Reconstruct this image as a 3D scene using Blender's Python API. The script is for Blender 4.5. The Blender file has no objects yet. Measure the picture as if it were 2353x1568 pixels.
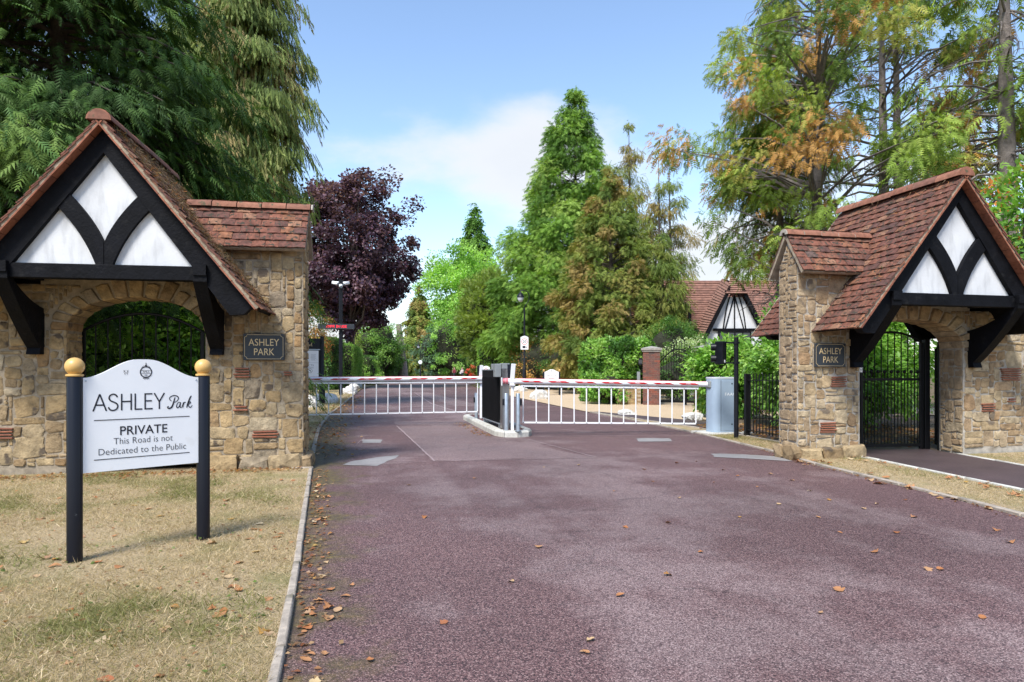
import bpy, bmesh, math, random
import numpy as np
from mathutils import Vector, Matrix, noise

# ------------------------------------------------------------------ camera, sky, sun, exposure
scene = bpy.context.scene
COL = scene.collection
rad = math.radians
YAW = rad(13.3)                      # the lens points 13.3 degrees right of the road's direction (+Y)
SUN_AZ, SUN_EL = rad(-141.0), rad(52.0)   # clockwise from +Y (the road's direction), above the horizon
cam = bpy.data.cameras.new('camera')
cam.lens = 24.0; cam.sensor_width = 36.0; cam.shift_y = 69 / 2353.0
cam.clip_start = 0.05; cam.clip_end = 3000
cam_ob = bpy.data.objects.new('camera', cam); COL.objects.link(cam_ob)
cam_ob.location = (0, 0, 1.25); cam_ob.rotation_euler = (rad(90), 0, -YAW)
scene.camera = cam_ob

world = bpy.data.worlds.new('World'); scene.world = world; world.use_nodes = True
def build_world():
    nt = world.node_tree; N = nt.nodes; L = nt.links; N.clear()
    out = N.new('ShaderNodeOutputWorld'); bg = N.new('ShaderNodeBackground'); bg.inputs[1].default_value = 0.15
    sky = N.new('ShaderNodeTexSky'); sky.sky_type = 'NISHITA'; sky.sun_disc = False
    sky.sun_elevation = SUN_EL; sky.sun_rotation = SUN_AZ; sky.altitude = 20; sky.air_density = 1.0; sky.dust_density = 0.3; sky.ozone_density = 1.2
    tc = N.new('ShaderNodeTexCoord'); sep = N.new('ShaderNodeSeparateXYZ'); L.new(tc.outputs['Generated'], sep.inputs[0])
    def math_(op, a, b=None, c=None):
        m = N.new('ShaderNodeMath'); m.operation = op
        for i, q in enumerate((a, b, c)):
            if q is None: continue
            if isinstance(q, (int, float)): m.inputs[i].default_value = q
            else: L.new(q, m.inputs[i])
        return m.outputs[0]
    zc = math_('MAXIMUM', sep.outputs[2], 0.0)
    den = math_('ADD', zc, 0.22)
    px = math_('DIVIDE', sep.outputs[0], den); py = math_('DIVIDE', sep.outputs[1], den)
    comb = N.new('ShaderNodeCombineXYZ'); L.new(px, comb.inputs[0]); L.new(py, comb.inputs[1]); comb.inputs[2].default_value = 21.8
    n1 = N.new('ShaderNodeTexNoise'); n1.inputs['Scale'].default_value = 1.2; n1.inputs['Detail'].default_value = 7; n1.inputs['Roughness'].default_value = 0.52
    L.new(comb.outputs[0], n1.inputs['Vector'])
    # cover thickens towards the horizon as real cumulus fields do
    thr = math_('MULTIPLY_ADD', zc, 0.64, 0.328)
    d = math_('SUBTRACT', n1.outputs['Fac'], thr)
    dens = N.new('ShaderNodeMapRange'); dens.interpolation_type = 'SMOOTHSTEP'; L.new(d, dens.inputs[0])
    dens.inputs[1].default_value = -0.025; dens.inputs[2].default_value = 0.14
    dens2 = math_('MULTIPLY', dens.outputs[0], 0.9)
    shade = N.new('ShaderNodeMapRange'); L.new(d, shade.inputs[0]); shade.inputs[1].default_value = 0.0; shade.inputs[2].default_value = 0.35
    shade.inputs[3].default_value = 0.0; shade.inputs[4].default_value = 1.0
    cc = N.new('ShaderNodeMix'); cc.data_type = 'RGBA'; L.new(shade.outputs[0], cc.inputs['Factor'])
    cc.inputs['A'].default_value = (3.5, 3.55, 3.65, 1); cc.inputs['B'].default_value = (2.9, 2.98, 3.1, 1)
    mix = N.new('ShaderNodeMix'); mix.data_type = 'RGBA'
    L.new(dens2, mix.inputs['Factor']); L.new(sky.outputs[0], mix.inputs['A']); L.new(cc.outputs['Result'], mix.inputs['B'])
    L.new(mix.outputs['Result'], bg.inputs[0]); L.new(bg.outputs[0], out.inputs[0])
build_world()

sun = bpy.data.lights.new('sun', 'SUN'); sun.energy = 3.1; sun.angle = rad(16); sun.color = (1.0, 0.96, 0.90)
sun_ob = bpy.data.objects.new('sun', sun); COL.objects.link(sun_ob); sun_ob.location = (-30, 4, 40)
_sd = Vector((math.sin(SUN_AZ) * math.cos(SUN_EL), math.cos(SUN_AZ) * math.cos(SUN_EL), math.sin(SUN_EL)))
sun_ob.rotation_euler = _sd.to_track_quat('Z', 'Y').to_euler()
vs = scene.view_settings
vs.view_transform = 'Standard'; vs.look = 'None'; vs.gamma = 1.0; vs.exposure = 0.92; vs.use_curve_mapping = False
scene.render.engine = 'CYCLES'
cy = scene.cycles
cy.max_bounces = 6; cy.diffuse_bounces = 3; cy.glossy_bounces = 3; cy.transmission_bounces = 4; cy.transparent_max_bounces = 4
cy.use_denoising = True; cy.caustics_reflective = False; cy.caustics_refractive = False

# ------------------------------------------------------------------ helpers
RND = random.Random(11); RG = np.random.default_rng(11)
PX_F, PX_H, PX_C = 2353 * 24 / 36, 853.0, 1176.5     # survey of the photograph: focal length, horizon row, centre column
CT, ST = math.cos(YAW), math.sin(YAW)
def spot(x, Z):
    """ground position of the thing seen in column x at Z metres in front of the lens"""
    X = (x - PX_C) / PX_F * Z
    return (X * CT + Z * ST, -X * ST + Z * CT)
def hgt(y, Z): return 1.25 + (PX_H - y) / PX_F * Z
def gnd(x, y, z=0.0):
    Z = (1.25 - z) * PX_F / (y - PX_H); a = spot(x, Z); return (a[0], a[1], z)

def thing(name, label, cat, loc=(0, 0, 0), rz=0.0, group=None):
    o = bpy.data.objects.new(name, None); COL.objects.link(o); o.empty_display_size = 0.2
    o.location = loc; o.rotation_euler = (0, 0, rz); o['label'] = label; o['category'] = cat
    if group: o['group'] = group
    return o
def tag(o, label=None, cat=None, group=None, kind=None):
    for k, q in (('label', label), ('category', cat), ('group', group), ('kind', kind)):
        if q: o[k] = q
    return o
def link(name, me, parent=None, loc=None, rot=None, scale=None):
    o = bpy.data.objects.new(name, me); COL.objects.link(o)
    if parent: o.parent = parent
    if loc is not None: o.location = loc
    if rot is not None: o.rotation_euler = rot
    if scale is not None: o.scale = scale
    return o
def copy_tree(o, parent=None):
    c = o.copy(); COL.objects.link(c); c.parent = parent
    for ch in list(o.children): copy_tree(ch, c)
    return c

class MB:
    """collects shapes and links them as ONE mesh object"""
    def __init__(s): s.v = []; s.f = []
    def add(s, vs_, fs_):
        n = len(s.v); s.v += [tuple(q) for q in vs_]; s.f += [tuple(i + n for i in f) for f in fs_]; return s
    def box(s, c, size, rz=0.0, rx=0.0, ry=0.0, bev=0.0):
        x, y, z = size[0] / 2, size[1] / 2, size[2] / 2
        M = Matrix.Translation(c) @ Matrix.Rotation(rz, 4, 'Z') @ Matrix.Rotation(ry, 4, 'Y') @ Matrix.Rotation(rx, 4, 'X')
        if bev:
            b = min(bev, x * .45, y * .45, z * .45); vs_ = []; 
            for sx in (-1, 1):
                for sy in (-1, 1):
                    for sz in (-1, 1):
                        vs_ += [(sx * (x - b), sy * (y - b), sz * z), (sx * (x - b), sy * y, sz * (z - b)), (sx * x, sy * (y - b), sz * (z - b))]
            bm = bmesh.new(); [bm.verts.new(M @ Vector(q)) for q in vs_]
            bmesh.ops.convex_hull(bm, input=bm.verts); bm.verts.index_update()
            s.add([q.co for q in bm.verts], [[q.index for q in f.verts] for f in bm.faces]); bm.free(); return s
        vs_ = [M @ Vector((a * x, b * y, c_ * z)) for a in (-1, 1) for b in (-1, 1) for c_ in (-1, 1)]
        return s.add(vs_, [(0, 1, 3, 2), (4, 6, 7, 5), (0, 4, 5, 1), (2, 3, 7, 6), (0, 2, 6, 4), (1, 5, 7, 3)])
    def tube(s, pts, r, n=8, cap=True):
        pts = [Vector(p) for p in pts]; k = len(pts)
        rr = r if isinstance(r, (list, tuple)) else [r] * k
        vs_ = []; prev = None
        for i, p in enumerate(pts):
            t = (pts[min(i + 1, k - 1)] - pts[max(i - 1, 0)]); t = t.normalized() if t.length > 1e-9 else Vector((0, 0, 1))
            a = prev if prev is not None else (Vector((1, 0, 0)) if abs(t.x) < .9 else Vector((0, 1, 0)))
            a = (a - t * a.dot(t)).normalized(); prev = a; b = t.cross(a)
            for j in range(n):
                w = 2 * math.pi * j / n; vs_.append(p + (a * math.cos(w) + b * math.sin(w)) * rr[i])
        fs_ = [(i * n + j, i * n + (j + 1) % n, (i + 1) * n + (j + 1) % n, (i + 1) * n + j) for i in range(k - 1) for j in range(n)]
        if cap: fs_ += [tuple(range(n - 1, -1, -1)), tuple((k - 1) * n + j for j in range(n))]
        return s.add(vs_, fs_)
    def lathe(s, prof, c=(0, 0, 0), n=16):
        vs_ = []; k = len(prof)
        for r, z in prof:
            for j in range(n):
                w = 2 * math.pi * j / n; vs_.append((c[0] + r * math.cos(w), c[1] + r * math.sin(w), c[2] + z))
        fs_ = [(i * n + j, i * n + (j + 1) % n, (i + 1) * n + (j + 1) % n, (i + 1) * n + j) for i in range(k - 1) for j in range(n)]
        fs_ += [tuple(range(n - 1, -1, -1)), tuple((k - 1) * n + j for j in range(n))]
        return s.add(vs_, fs_)
    def prism(s, poly, a, b, plane='xz'):
        """polygon swept between a and b along the axis that its plane leaves out"""
        n = len(poly)
        def P(q, w): return {'xz': (q[0], w, q[1]), 'yz': (w, q[0], q[1]), 'xy': (q[0], q[1], w)}[plane]
        vs_ = [P(q, a) for q in poly] + [P(q, b) for q in poly]
        return s.add(vs_, [tuple(range(n)), tuple(range(2 * n - 1, n - 1, -1))] + [(i, i + n, (i + 1) % n + n, (i + 1) % n) for i in range(n)])
    def ribbon(s, pts, w, y=0.0, th=0.0012):
        """a flat painted stroke in the xz plane"""
        k = len(pts); ww = w if isinstance(w, (list, tuple)) else [w] * k; vs_ = []
        for i in range(k):
            dx = pts[min(i + 1, k - 1)][0] - pts[max(i - 1, 0)][0]; dz = pts[min(i + 1, k - 1)][1] - pts[max(i - 1, 0)][1]
            l = math.hypot(dx, dz) or 1; nx, nz = -dz / l * ww[i] / 2, dx / l * ww[i] / 2
            vs_ += [(pts[i][0] + nx, y, pts[i][1] + nz), (pts[i][0] - nx, y, pts[i][1] - nz)]
        return s.add(vs_, [(2 * i, 2 * i + 1, 2 * i + 3, 2 * i + 2) for i in range(k - 1)])
    def mesh(s, name, m, smooth=False):
        me = bpy.data.meshes.new(name); me.from_pydata(s.v, [], s.f)
        bm = bmesh.new(); bm.from_mesh(me); bmesh.ops.recalc_face_normals(bm, faces=bm.faces); bm.to_mesh(me); bm.free()
        if smooth:
            me.polygons.foreach_set('use_smooth', [True] * len(me.polygons)); me.set_sharp_from_angle(angle=rad(42))
        me.materials.append(m); return me
    def build(s, name, m, parent=None, smooth=False, loc=None, rot=None):
        return link(name, s.mesh(name, m, smooth), parent, loc, rot)

def bez(p0, p1, p2, n=8):
    return [((1 - t) ** 2 * p0[0] + 2 * t * (1 - t) * p1[0] + t * t * p2[0], (1 - t) ** 2 * p0[1] + 2 * t * (1 - t) * p1[1] + t * t * p2[1]) for t in [i / n for i in range(n + 1)]]
def crom(P, n=6):
    out = []; Q = [P[0]] + list(P) + [P[-1]]
    for i in range(1, len(Q) - 2):
        a, b, c, d = Q[i - 1], Q[i], Q[i + 1], Q[i + 2]
        for k in range(n):
            t = k / n
            out.append(tuple(.5 * (2 * b[j] + (c[j] - a[j]) * t + (2 * a[j] - 5 * b[j] + 4 * c[j] - d[j]) * t * t + (3 * b[j] - a[j] - 3 * c[j] + d[j]) * t ** 3) for j in range(len(b))))
    out.append(tuple(P[-1])); return out

# ------------------------------------------------------------------ materials
MATS = {}
def nodes(name):
    m = bpy.data.materials.new(name); m.use_nodes = True; nt = m.node_tree; nt.nodes.clear()
    out = nt.nodes.new('ShaderNodeOutputMaterial'); b = nt.nodes.new('ShaderNodeBsdfPrincipled'); nt.links.new(b.outputs[0], out.inputs[0])
    MATS[name] = m; return m, nt.nodes, nt.links, b, out
def ramp(N, L, fac, stops, interp='LINEAR'):
    r = N.new('ShaderNodeValToRGB'); r.color_ramp.interpolation = interp; e = r.color_ramp.elements
    while len(e) < len(stops): e.new(0.5)
    for i, (p, c) in enumerate(stops):
        e[i].position = p; e[i].color = (c[0], c[1], c[2], 1) if isinstance(c, (tuple, list)) else (c, c, c, 1)
    L.new(fac, r.inputs[0]); return r.outputs[0]
def tex(N, L, kind, scale, coord=None, detail=4, rough=.55, vec=None):
    if vec is None:
        tc = N.new('ShaderNodeTexCoord'); vec = tc.outputs[coord or 'Object']
    t = N.new({'n': 'ShaderNodeTexNoise', 'v': 'ShaderNodeTexVoronoi'}[kind]); t.inputs['Scale'].default_value = scale
    if kind == 'n': t.inputs['Detail'].default_value = detail; t.inputs['Roughness'].default_value = rough
    L.new(vec, t.inputs['Vector']); return t.outputs['Fac' if kind == 'n' else 'Distance']
def mixc(N, L, fac, a, b, mode='MIX'):
    x = N.new('ShaderNodeMix'); x.data_type = 'RGBA'; x.blend_type = mode
    for s_, q in (('Factor', fac), ('A', a), ('B', b)):
        if isinstance(q, (int, float)): x.inputs[s_].default_value = q
        elif isinstance(q, tuple): x.inputs[s_].default_value = (*q, 1)
        else: L.new(q, x.inputs[s_])
    return x.outputs['Result']
def bump(N, L, b, h, strength=.4, dist=.01):
    k = N.new('ShaderNodeBump'); k.inputs['Strength'].default_value = strength; k.inputs['Distance'].default_value = dist
    L.new(h, k.inputs['Height']); L.new(k.outputs[0], b.inputs['Normal'])
def plain(name, col, rough=.5, metal=0.0, var=.25, scale=9, bs=.15, bd=.004, spec=.5, dirt=None):
    m, N, L, b, _ = nodes(name)
    n1 = tex(N, L, 'n', scale, detail=6, rough=.62)
    lo = tuple(c * (1 - var) for c in col); hi = tuple(min(1, c * (1 + var)) for c in col)
    c = ramp(N, L, n1, [(.3, lo), (.7, hi)])
    if dirt:
        n2 = tex(N, L, 'n', dirt[1], detail=5); f = ramp(N, L, n2, [(dirt[2], 0.0), (min(1, dirt[2] + .12), 1.0)]); c = mixc(N, L, f, c, dirt[0])
    L.new(c, b.inputs['Base Color'])
    b.inputs['Metallic'].default_value = metal; b.inputs['Specular IOR Level'].default_value = spec
    r = N.new('ShaderNodeMapRange'); L.new(n1, r.inputs[0]); r.inputs[3].default_value = max(.03, rough - .12); r.inputs[4].default_value = min(1, rough + .12)
    L.new(r.outputs[0], b.inputs['Roughness'])
    if bs: bump(N, L, b, tex(N, L, 'n', scale * 7, detail=4), bs, bd)
    return m
def pieces(name, stops, rough=.85, nscale=14, bs=.6, bd=.012, spots=None, mottle=.5):
    """many alike pieces: each object takes its own tone, with mottling and relief"""
    m, N, L, b, _ = nodes(name)
    oi = N.new('ShaderNodeObjectInfo'); base = ramp(N, L, oi.outputs['Random'], stops)
    tc = N.new('ShaderNodeTexCoord'); ad = N.new('ShaderNodeVectorMath'); ad.operation = 'ADD'
    cx = N.new('ShaderNodeCombineXYZ'); mu = N.new('ShaderNodeMath'); mu.operation = 'MULTIPLY'; mu.inputs[1].default_value = 41.0
    L.new(oi.outputs['Random'], mu.inputs[0]); [L.new(mu.outputs[0], cx.inputs[i]) for i in range(3)]
    L.new(tc.outputs['Object'], ad.inputs[0]); L.new(cx.outputs[0], ad.inputs[1]); vec = ad.outputs[0]
    n1 = tex(N, L, 'n', nscale, vec=vec, detail=6, rough=.65)
    shade = ramp(N, L, n1, [(.28, 1 - mottle), (.72, 1 + mottle * .55)])
    c = mixc(N, L, 1.0, base, shade, 'MULTIPLY')
    if spots:
        n2 = tex(N, L, 'n', spots[1], vec=vec, detail=3); f = ramp(N, L, n2, [(spots[2], 0.0), (spots[2] + .06, 1.0)]); c = mixc(N, L, f, c, spots[0])
    L.new(c, b.inputs['Base Color']); b.inputs['Roughness'].default_value = rough; b.inputs['Specular IOR Level'].default_value = .3
    bump(N, L, b, tex(N, L, 'n', nscale * 3, vec=vec, detail=7, rough=.7), bs, bd)
    return m
def foliage(name, trans=.35, rough=.5, spec=.35):
    m, N, L, b, out = nodes(name)
    a = N.new('ShaderNodeAttribute'); a.attribute_name = 'col'
    L.new(a.outputs['Color'], b.inputs['Base Color']); b.inputs['Roughness'].default_value = rough; b.inputs['Specular IOR Level'].default_value = spec
    t = N.new('ShaderNodeBsdfTranslucent'); g = mixc(N, L, 1.0, a.outputs['Color'], (1.5, 1.55, .75), 'MULTIPLY'); L.new(g, t.inputs[0])
    mx = N.new('ShaderNodeMixShader'); mx.inputs[0].default_value = trans
    L.new(b.outputs[0], mx.inputs[1]); L.new(t.outputs[0], mx.inputs[2]); L.new(mx.outputs[0], out.inputs[0]); return m

M_LEAF = foliage('leaf', .38, .42, .4); M_NEEDLE = foliage('needle', .28, .65, .2); M_GRASS = foliage('grass_blade', .3, .7, .15)
M_BARK = plain('bark', (.105, .082, .066), .9, var=.5, scale=6, bs=.9, bd=.04)
M_BARKG = plain('bark_grey', (.20, .17, .15), .9, var=.45, scale=7, bs=.9, bd=.04)
M_DEAD = plain('dead_wood', (.27, .22, .19), .9, var=.4, scale=5, bs=.8, bd=.05)
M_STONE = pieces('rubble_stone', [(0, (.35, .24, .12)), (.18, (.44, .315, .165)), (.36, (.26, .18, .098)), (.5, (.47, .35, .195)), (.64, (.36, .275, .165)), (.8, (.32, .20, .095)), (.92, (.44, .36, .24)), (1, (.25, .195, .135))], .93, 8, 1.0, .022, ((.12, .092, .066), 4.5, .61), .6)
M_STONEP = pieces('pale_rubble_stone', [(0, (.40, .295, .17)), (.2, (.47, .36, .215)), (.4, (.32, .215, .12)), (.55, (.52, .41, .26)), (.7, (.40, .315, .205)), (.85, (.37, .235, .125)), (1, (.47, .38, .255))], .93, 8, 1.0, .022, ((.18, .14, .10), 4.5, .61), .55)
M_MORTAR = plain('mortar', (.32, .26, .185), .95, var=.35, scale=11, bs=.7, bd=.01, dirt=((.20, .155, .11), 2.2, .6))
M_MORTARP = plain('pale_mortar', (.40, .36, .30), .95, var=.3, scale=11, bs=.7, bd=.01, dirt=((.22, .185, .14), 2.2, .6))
M_TILE = pieces('clay_tile', [(0, (.155, .064, .043)), (.2, (.215, .086, .055)), (.4, (.135, .059, .045)), (.55, (.255, .112, .06)), (.7, (.18, .076, .053)), (.85, (.11, .055, .045)), (.97, (.29, .15, .09)), (1, (.10, .072, .066))], .88, 16, .5, .004, ((.05, .042, .03), 22, .55), .6)
M_CREASE = pieces('creasing_tile', [(0, (.26, .095, .055)), (.5, (.33, .13, .075)), (1, (.22, .085, .055))], .85, 20, .4, .004, None, .4)
M_RIDGE = pieces('ridge_tile_clay', [(0, (.25, .105, .068)), (.5, (.30, .135, .085)), (1, (.17, .085, .065))], .88, 12, .6, .006, ((.10, .085, .05), 9, .6), .45)
M_TIMBER = plain('black_timber', (.0042, .0045, .0062), .65, var=.6, scale=5, bs=.6, bd=.01, spec=.12, dirt=((.012, .012, .013), 9, .6))
def plaster():
    m, N, L, b, _ = nodes('white_plaster')
    n = tex(N, L, 'n', 3.0, detail=6); st = N.new('ShaderNodeMapping'); tc = N.new('ShaderNodeTexCoord')
    L.new(tc.outputs['Object'], st.inputs[0]); st.inputs['Scale'].default_value = (9, 9, 2.2)
    n2 = tex(N, L, 'n', 1.0, vec=st.outputs[0], detail=5)
    f = ramp(N, L, n2, [(.50, 0.0), (.78, .6)])
    c = mixc(N, L, f, ramp(N, L, n, [(.3, (.58, .59, .60)), (.7, (.66, .67, .68))]), (.30, .305, .31)); L.new(c, b.inputs['Base Color'])
    b.inputs['Roughness'].default_value = .8; bump(N, L, b, tex(N, L, 'n', 38, detail=5), .35, .006); return m
M_PLASTER = plaster()
M_IRON = plain('black_iron', (.005, .005, .006), .45, var=.3, scale=14, bs=.1, spec=.22)
M_BLACK = plain('black_paint', (.007, .008, .012), .4, var=.3, scale=8, bs=.05, spec=.3)
def post_paint():
    m, N, L, b, _ = nodes('chipped_black_paint')
    n = tex(N, L, 'n', 16, detail=5, rough=.6); f = ramp(N, L, n, [(.735, 0.0), (.75, 1.0)])
    c = mixc(N, L, f, (.006, .007, .0125), (.42, .45, .48)); L.new(c, b.inputs['Base Color']); b.inputs['Roughness'].default_value = .33; b.inputs['Specular IOR Level'].default_value = .3; return m
M_POST = post_paint()
M_BALL = plain('ochre_paint', (.60, .37, .12), .38, var=.1, scale=4, bs=.05)
M_BOARD = plain('white_board', (.86, .87, .88), .35, var=.03, scale=4, bs=.02, dirt=((.74, .74, .72), 3.5, .62))
M_INK = plain('black_lettering', (.012, .013, .022), .5, var=.1, bs=0)
M_GOLD = plain('gold_lettering', (.62, .47, .25), .5, var=.1, bs=0)
M_SLATE = plain('slate_plaque', (.02, .026, .033), .5, var=.2, scale=10, bs=.1)
M_WHITE = plain('white_paint', (.84, .85, .86), .4, var=.06, scale=6, bs=.03, dirt=((.42, .42, .41), 5, .66))
M_RED = plain('red_reflective', (.55, .015, .02), .35, var=.1, bs=0)
M_PINK = plain('faded_red_cap', (.62, .17, .2), .45, var=.15, bs=.05)
M_STEEL = plain('brushed_steel', (.42, .41, .41), .32, 1.0, var=.12, scale=30, bs=.05)
M_GALV = plain('galvanised_steel', (.46, .52, .58), .38, .7, var=.12, scale=12, bs=.05)
M_GREYBOX = plain('grey_plastic', (.22, .24, .245), .5, var=.08, bs=.05)
M_CAB = plain('blue_grey_cabinet', (.33, .42, .52), .42, var=.06, scale=5, bs=.03, spec=.4)
M_CAP = plain('pale_cap', (.62, .66, .70), .4, var=.05, bs=.02)
M_LOGO = plain('pale_logo', (.88, .9, .92), .45, var=.03, bs=0)
M_KERB = plain('concrete_kerb', (.34, .29, .235), .92, var=.3, scale=16, bs=.6, bd=.006, dirt=((.16, .14, .10), 5, .58))
M_KERBP = plain('pale_concrete', (.52, .51, .46), .9, var=.2, scale=12, bs=.4, bd=.005, dirt=((.26, .24, .17), 4, .6))
M_EARTH = plain('leaf_mould', (.115, .08, .05), .95, var=.55, scale=9, bs=.8, bd=.03)
M_ROCK = plain('white_boulder', (.66, .64, .60), .85, var=.25, scale=6, bs=.9, bd=.04, dirt=((.20, .195, .185), 4.4, .58))
M_BRICK = pieces('brick', [(0, (.20, .075, .055)), (.25, (.13, .085, .075)), (.45, (.28, .095, .065)), (.65, (.15, .09, .08)), (.85, (.24, .10, .075)), (1, (.10, .07, .068))], .88, 18, .5, .005, None, .35)
M_BRICKY = pieces('yellow_brick', [(0, (.36, .25, .11)), (.3, (.30, .19, .09)), (.6, (.42, .31, .15)), (1, (.25, .16, .085))], .88, 18, .5, .005, None, .35)
M_JOINT = plain('brick_joint', (.42, .34, .25), .95, var=.2, scale=20, bs=.3)
M_CAPST = plain('cap_stone', (.30, .285, .26), .9, var=.25, scale=10, bs=.4)
M_GLASS = plain('dark_glass', (.03, .035, .04), .08, var=.3, scale=2, bs=0, spec=.8)
M_PANEL = plain('black_louvre', (.005, .005, .006), .75, var=.3, bs=.05, spec=.12)
M_LED = plain('led_housing', (.03, .036, .045), .5, var=.1, bs=.03)
def glow():
    m, N, L, b, out = nodes('red_led'); b.inputs['Base Color'].default_value = (.5, .01, .02, 1)
    b.inputs['Emission Color'].default_value = (1, .03, .06, 1); b.inputs['Emission Strength'].default_value = 1.1; return m
M_GLOW = glow()
M_ROOFFAR = plain('far_roof_tile', (.25, .13, .095), .88, var=.45, scale=4.5, bs=.4, bd=.01)
M_DEADLEAF = pieces('fallen_leaf', [(0, (.34, .12, .04)), (.2, (.42, .22, .10)), (.4, (.36, .14, .05)), (.55, (.50, .36, .20)), (.7, (.30, .10, .04)), (.85, (.46, .28, .06)), (.95, (.55, .44, .28)), (1, (.28, .15, .08))], .7, 30, .3, .003, None, .3)

# ------------------------------------------------------------------ ground, road, verges
def road_material(name, bias, moss_on=True):
    m, N, L, b, _ = nodes(name)
    tc = N.new('ShaderNodeTexCoord'); vec = tc.outputs['Object']
    vo = N.new('ShaderNodeTexVoronoi'); vo.inputs['Scale'].default_value = 165; L.new(vec, vo.inputs['Vector'])
    sc = N.new('ShaderNodeSeparateColor'); L.new(vo.outputs['Color'], sc.inputs[0])
    n_f = tex(N, L, 'n', 60, vec=vec, detail=4, rough=.75); n_m = tex(N, L, 'n', .8, vec=vec, detail=9, rough=.68); n_l = tex(N, L, 'n', .3, vec=vec, detail=4)
    # crushed red stone in dark binder; where the binder has worn off the stones show paler
    grain = ramp(N, L, sc.outputs[0], [(0.0, (.030, .016, .017)), (.3, (.085, .043, .043)), (.6, (.165, .085, .081)), (.85, (.235, .135, .125)), (1.0, (.38, .25, .23))])
    worn = ramp(N, L, sc.outputs[0], [(0.0, (.075, .046, .046)), (.3, (.18, .115, .111)), (.65, (.27, .18, .17)), (1.0, (.44, .33, .31))])
    tk = N.new('ShaderNodeMapping'); L.new(vec, tk.inputs[0]); tk.inputs['Scale'].default_value = (1.15, .10, 1); n_t = tex(N, L, 'n', 1.0, vec=tk.outputs[0], detail=3)
    ad = N.new('ShaderNodeMath'); ad.operation = 'ADD'; L.new(n_m, ad.inputs[0]); a2 = N.new('ShaderNodeMath'); a2.operation = 'MULTIPLY_ADD'; L.new(n_t, a2.inputs[0]); a2.inputs[1].default_value = .55; a2.inputs[2].default_value = -.275 + bias
    # the middle of the carriageway is polished paler by tyres, the edges keep their binder
    sx0 = N.new('ShaderNodeSeparateXYZ'); L.new(vec, sx0.inputs[0]); ab = N.new('ShaderNodeMath'); ab.operation = 'SUBTRACT'; L.new(sx0.outputs[0], ab.inputs[0]); ab.inputs[1].default_value = 2.3
    a3 = N.new('ShaderNodeMath'); a3.operation = 'ABSOLUTE'; L.new(ab.outputs[0], a3.inputs[0]); mr = N.new('ShaderNodeMapRange'); L.new(a3.outputs[0], mr.inputs[0]); mr.inputs[1].default_value = .3; mr.inputs[2].default_value = 2.6; mr.inputs[3].default_value = .06; mr.inputs[4].default_value = -.09
    a4 = N.new('ShaderNodeMath'); a4.operation = 'ADD'; L.new(a2.outputs[0], a4.inputs[0]); L.new(mr.outputs[0], a4.inputs[1]); L.new(a4.outputs[0], ad.inputs[1])
    f = ramp(N, L, ad.outputs[0], [(.46, 0.0), (.60, .85)]); c = mixc(N, L, f, grain, worn)
    f2 = ramp(N, L, n_l, [(.35, .8), (.62, 1.12)]); c = mixc(N, L, 1.0, c, f2, 'MULTIPLY')
    gap = ramp(N, L, vo.outputs['Distance'], [(.0, 1.0), (.45, 1.0), (.75, .5)]); c = mixc(N, L, .8, c, gap, 'MULTIPLY')
    # thin cracks and oil spots
    cr = N.new('ShaderNodeTexVoronoi'); cr.feature = 'DISTANCE_TO_EDGE'; cr.inputs['Scale'].default_value = .38
    wv = N.new('ShaderNodeVectorMath'); wv.operation = 'MULTIPLY_ADD'; nv = N.new('ShaderNodeTexNoise'); nv.inputs['Scale'].default_value = 2.2; nv.inputs['Detail'].default_value = 6
    L.new(vec, nv.inputs['Vector']); L.new(nv.outputs['Color'], wv.inputs[0]); wv.inputs[1].default_value = (.9, .9, 0); L.new(vec, wv.inputs[2]); L.new(wv.outputs[0], cr.inputs['Vector'])
    ck = ramp(N, L, cr.outputs['Distance'], [(.0, .45), (.006, 1.0)]); c = mixc(N, L, .55, c, ck, 'MULTIPLY')
    oil = ramp(N, L, tex(N, L, 'n', 2.4, vec=vec, detail=2), [(.70, 1.0), (.76, .55)]); c = mixc(N, L, .7, c, oil, 'MULTIPLY')
    # moss and silt gathered along the left kerb
    sx = N.new('ShaderNodeSeparateXYZ'); L.new(vec, sx.inputs[0])
    k = N.new('ShaderNodeMath'); k.operation = 'MULTIPLY_ADD'; L.new(tex(N, L, 'n', 2.6, vec=vec, detail=5), k.inputs[0]); k.inputs[1].default_value = -1.5; L.new(sx.outputs[0], k.inputs[2])
    mm = N.new('ShaderNodeMapRange'); L.new(k.outputs[0], mm.inputs[0]); mm.inputs[1].default_value = -.66; mm.inputs[2].default_value = -1.08; mm.inputs[3].default_value = 0; mm.inputs[4].default_value = .75
    moss = ramp(N, L, tex(N, L, 'n', 13, vec=vec, detail=6, rough=.7), [(.35, (.05, .036, .022)), (.5, (.09, .075, .024)), (.65, (.19, .145, .03))])
    if moss_on: c = mixc(N, L, mm.outputs[0], c, moss)
    L.new(c, b.inputs['Base Color'])
    r = ramp(N, L, n_m, [(.4, .66), (.65, .52)]); L.new(r, b.inputs['Roughness']); b.inputs['Specular IOR Level'].default_value = .5
    bump(N, L, b, vo.outputs['Distance'], .6, -.006); return m
M_ROAD = road_material('red_tarmac', 0.0); M_LOOP = road_material('lane_resurfacing', .24, False)
def smooth_tar(name, c0, c1, rough):
    m, N, L, b, _ = nodes(name)
    n = tex(N, L, 'n', 60, detail=5, rough=.7); n2 = tex(N, L, 'n', 1.6, detail=5)
    c = ramp(N, L, n, [(.3, c0), (.7, c1)]); c = mixc(N, L, 1.0, c, ramp(N, L, n2, [(.3, .72), (.7, 1.15)]), 'MULTIPLY'); L.new(c, b.inputs['Base Color'])
    b.inputs['Roughness'].default_value = rough; bump(N, L, b, n, .4, .004); return m
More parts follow.
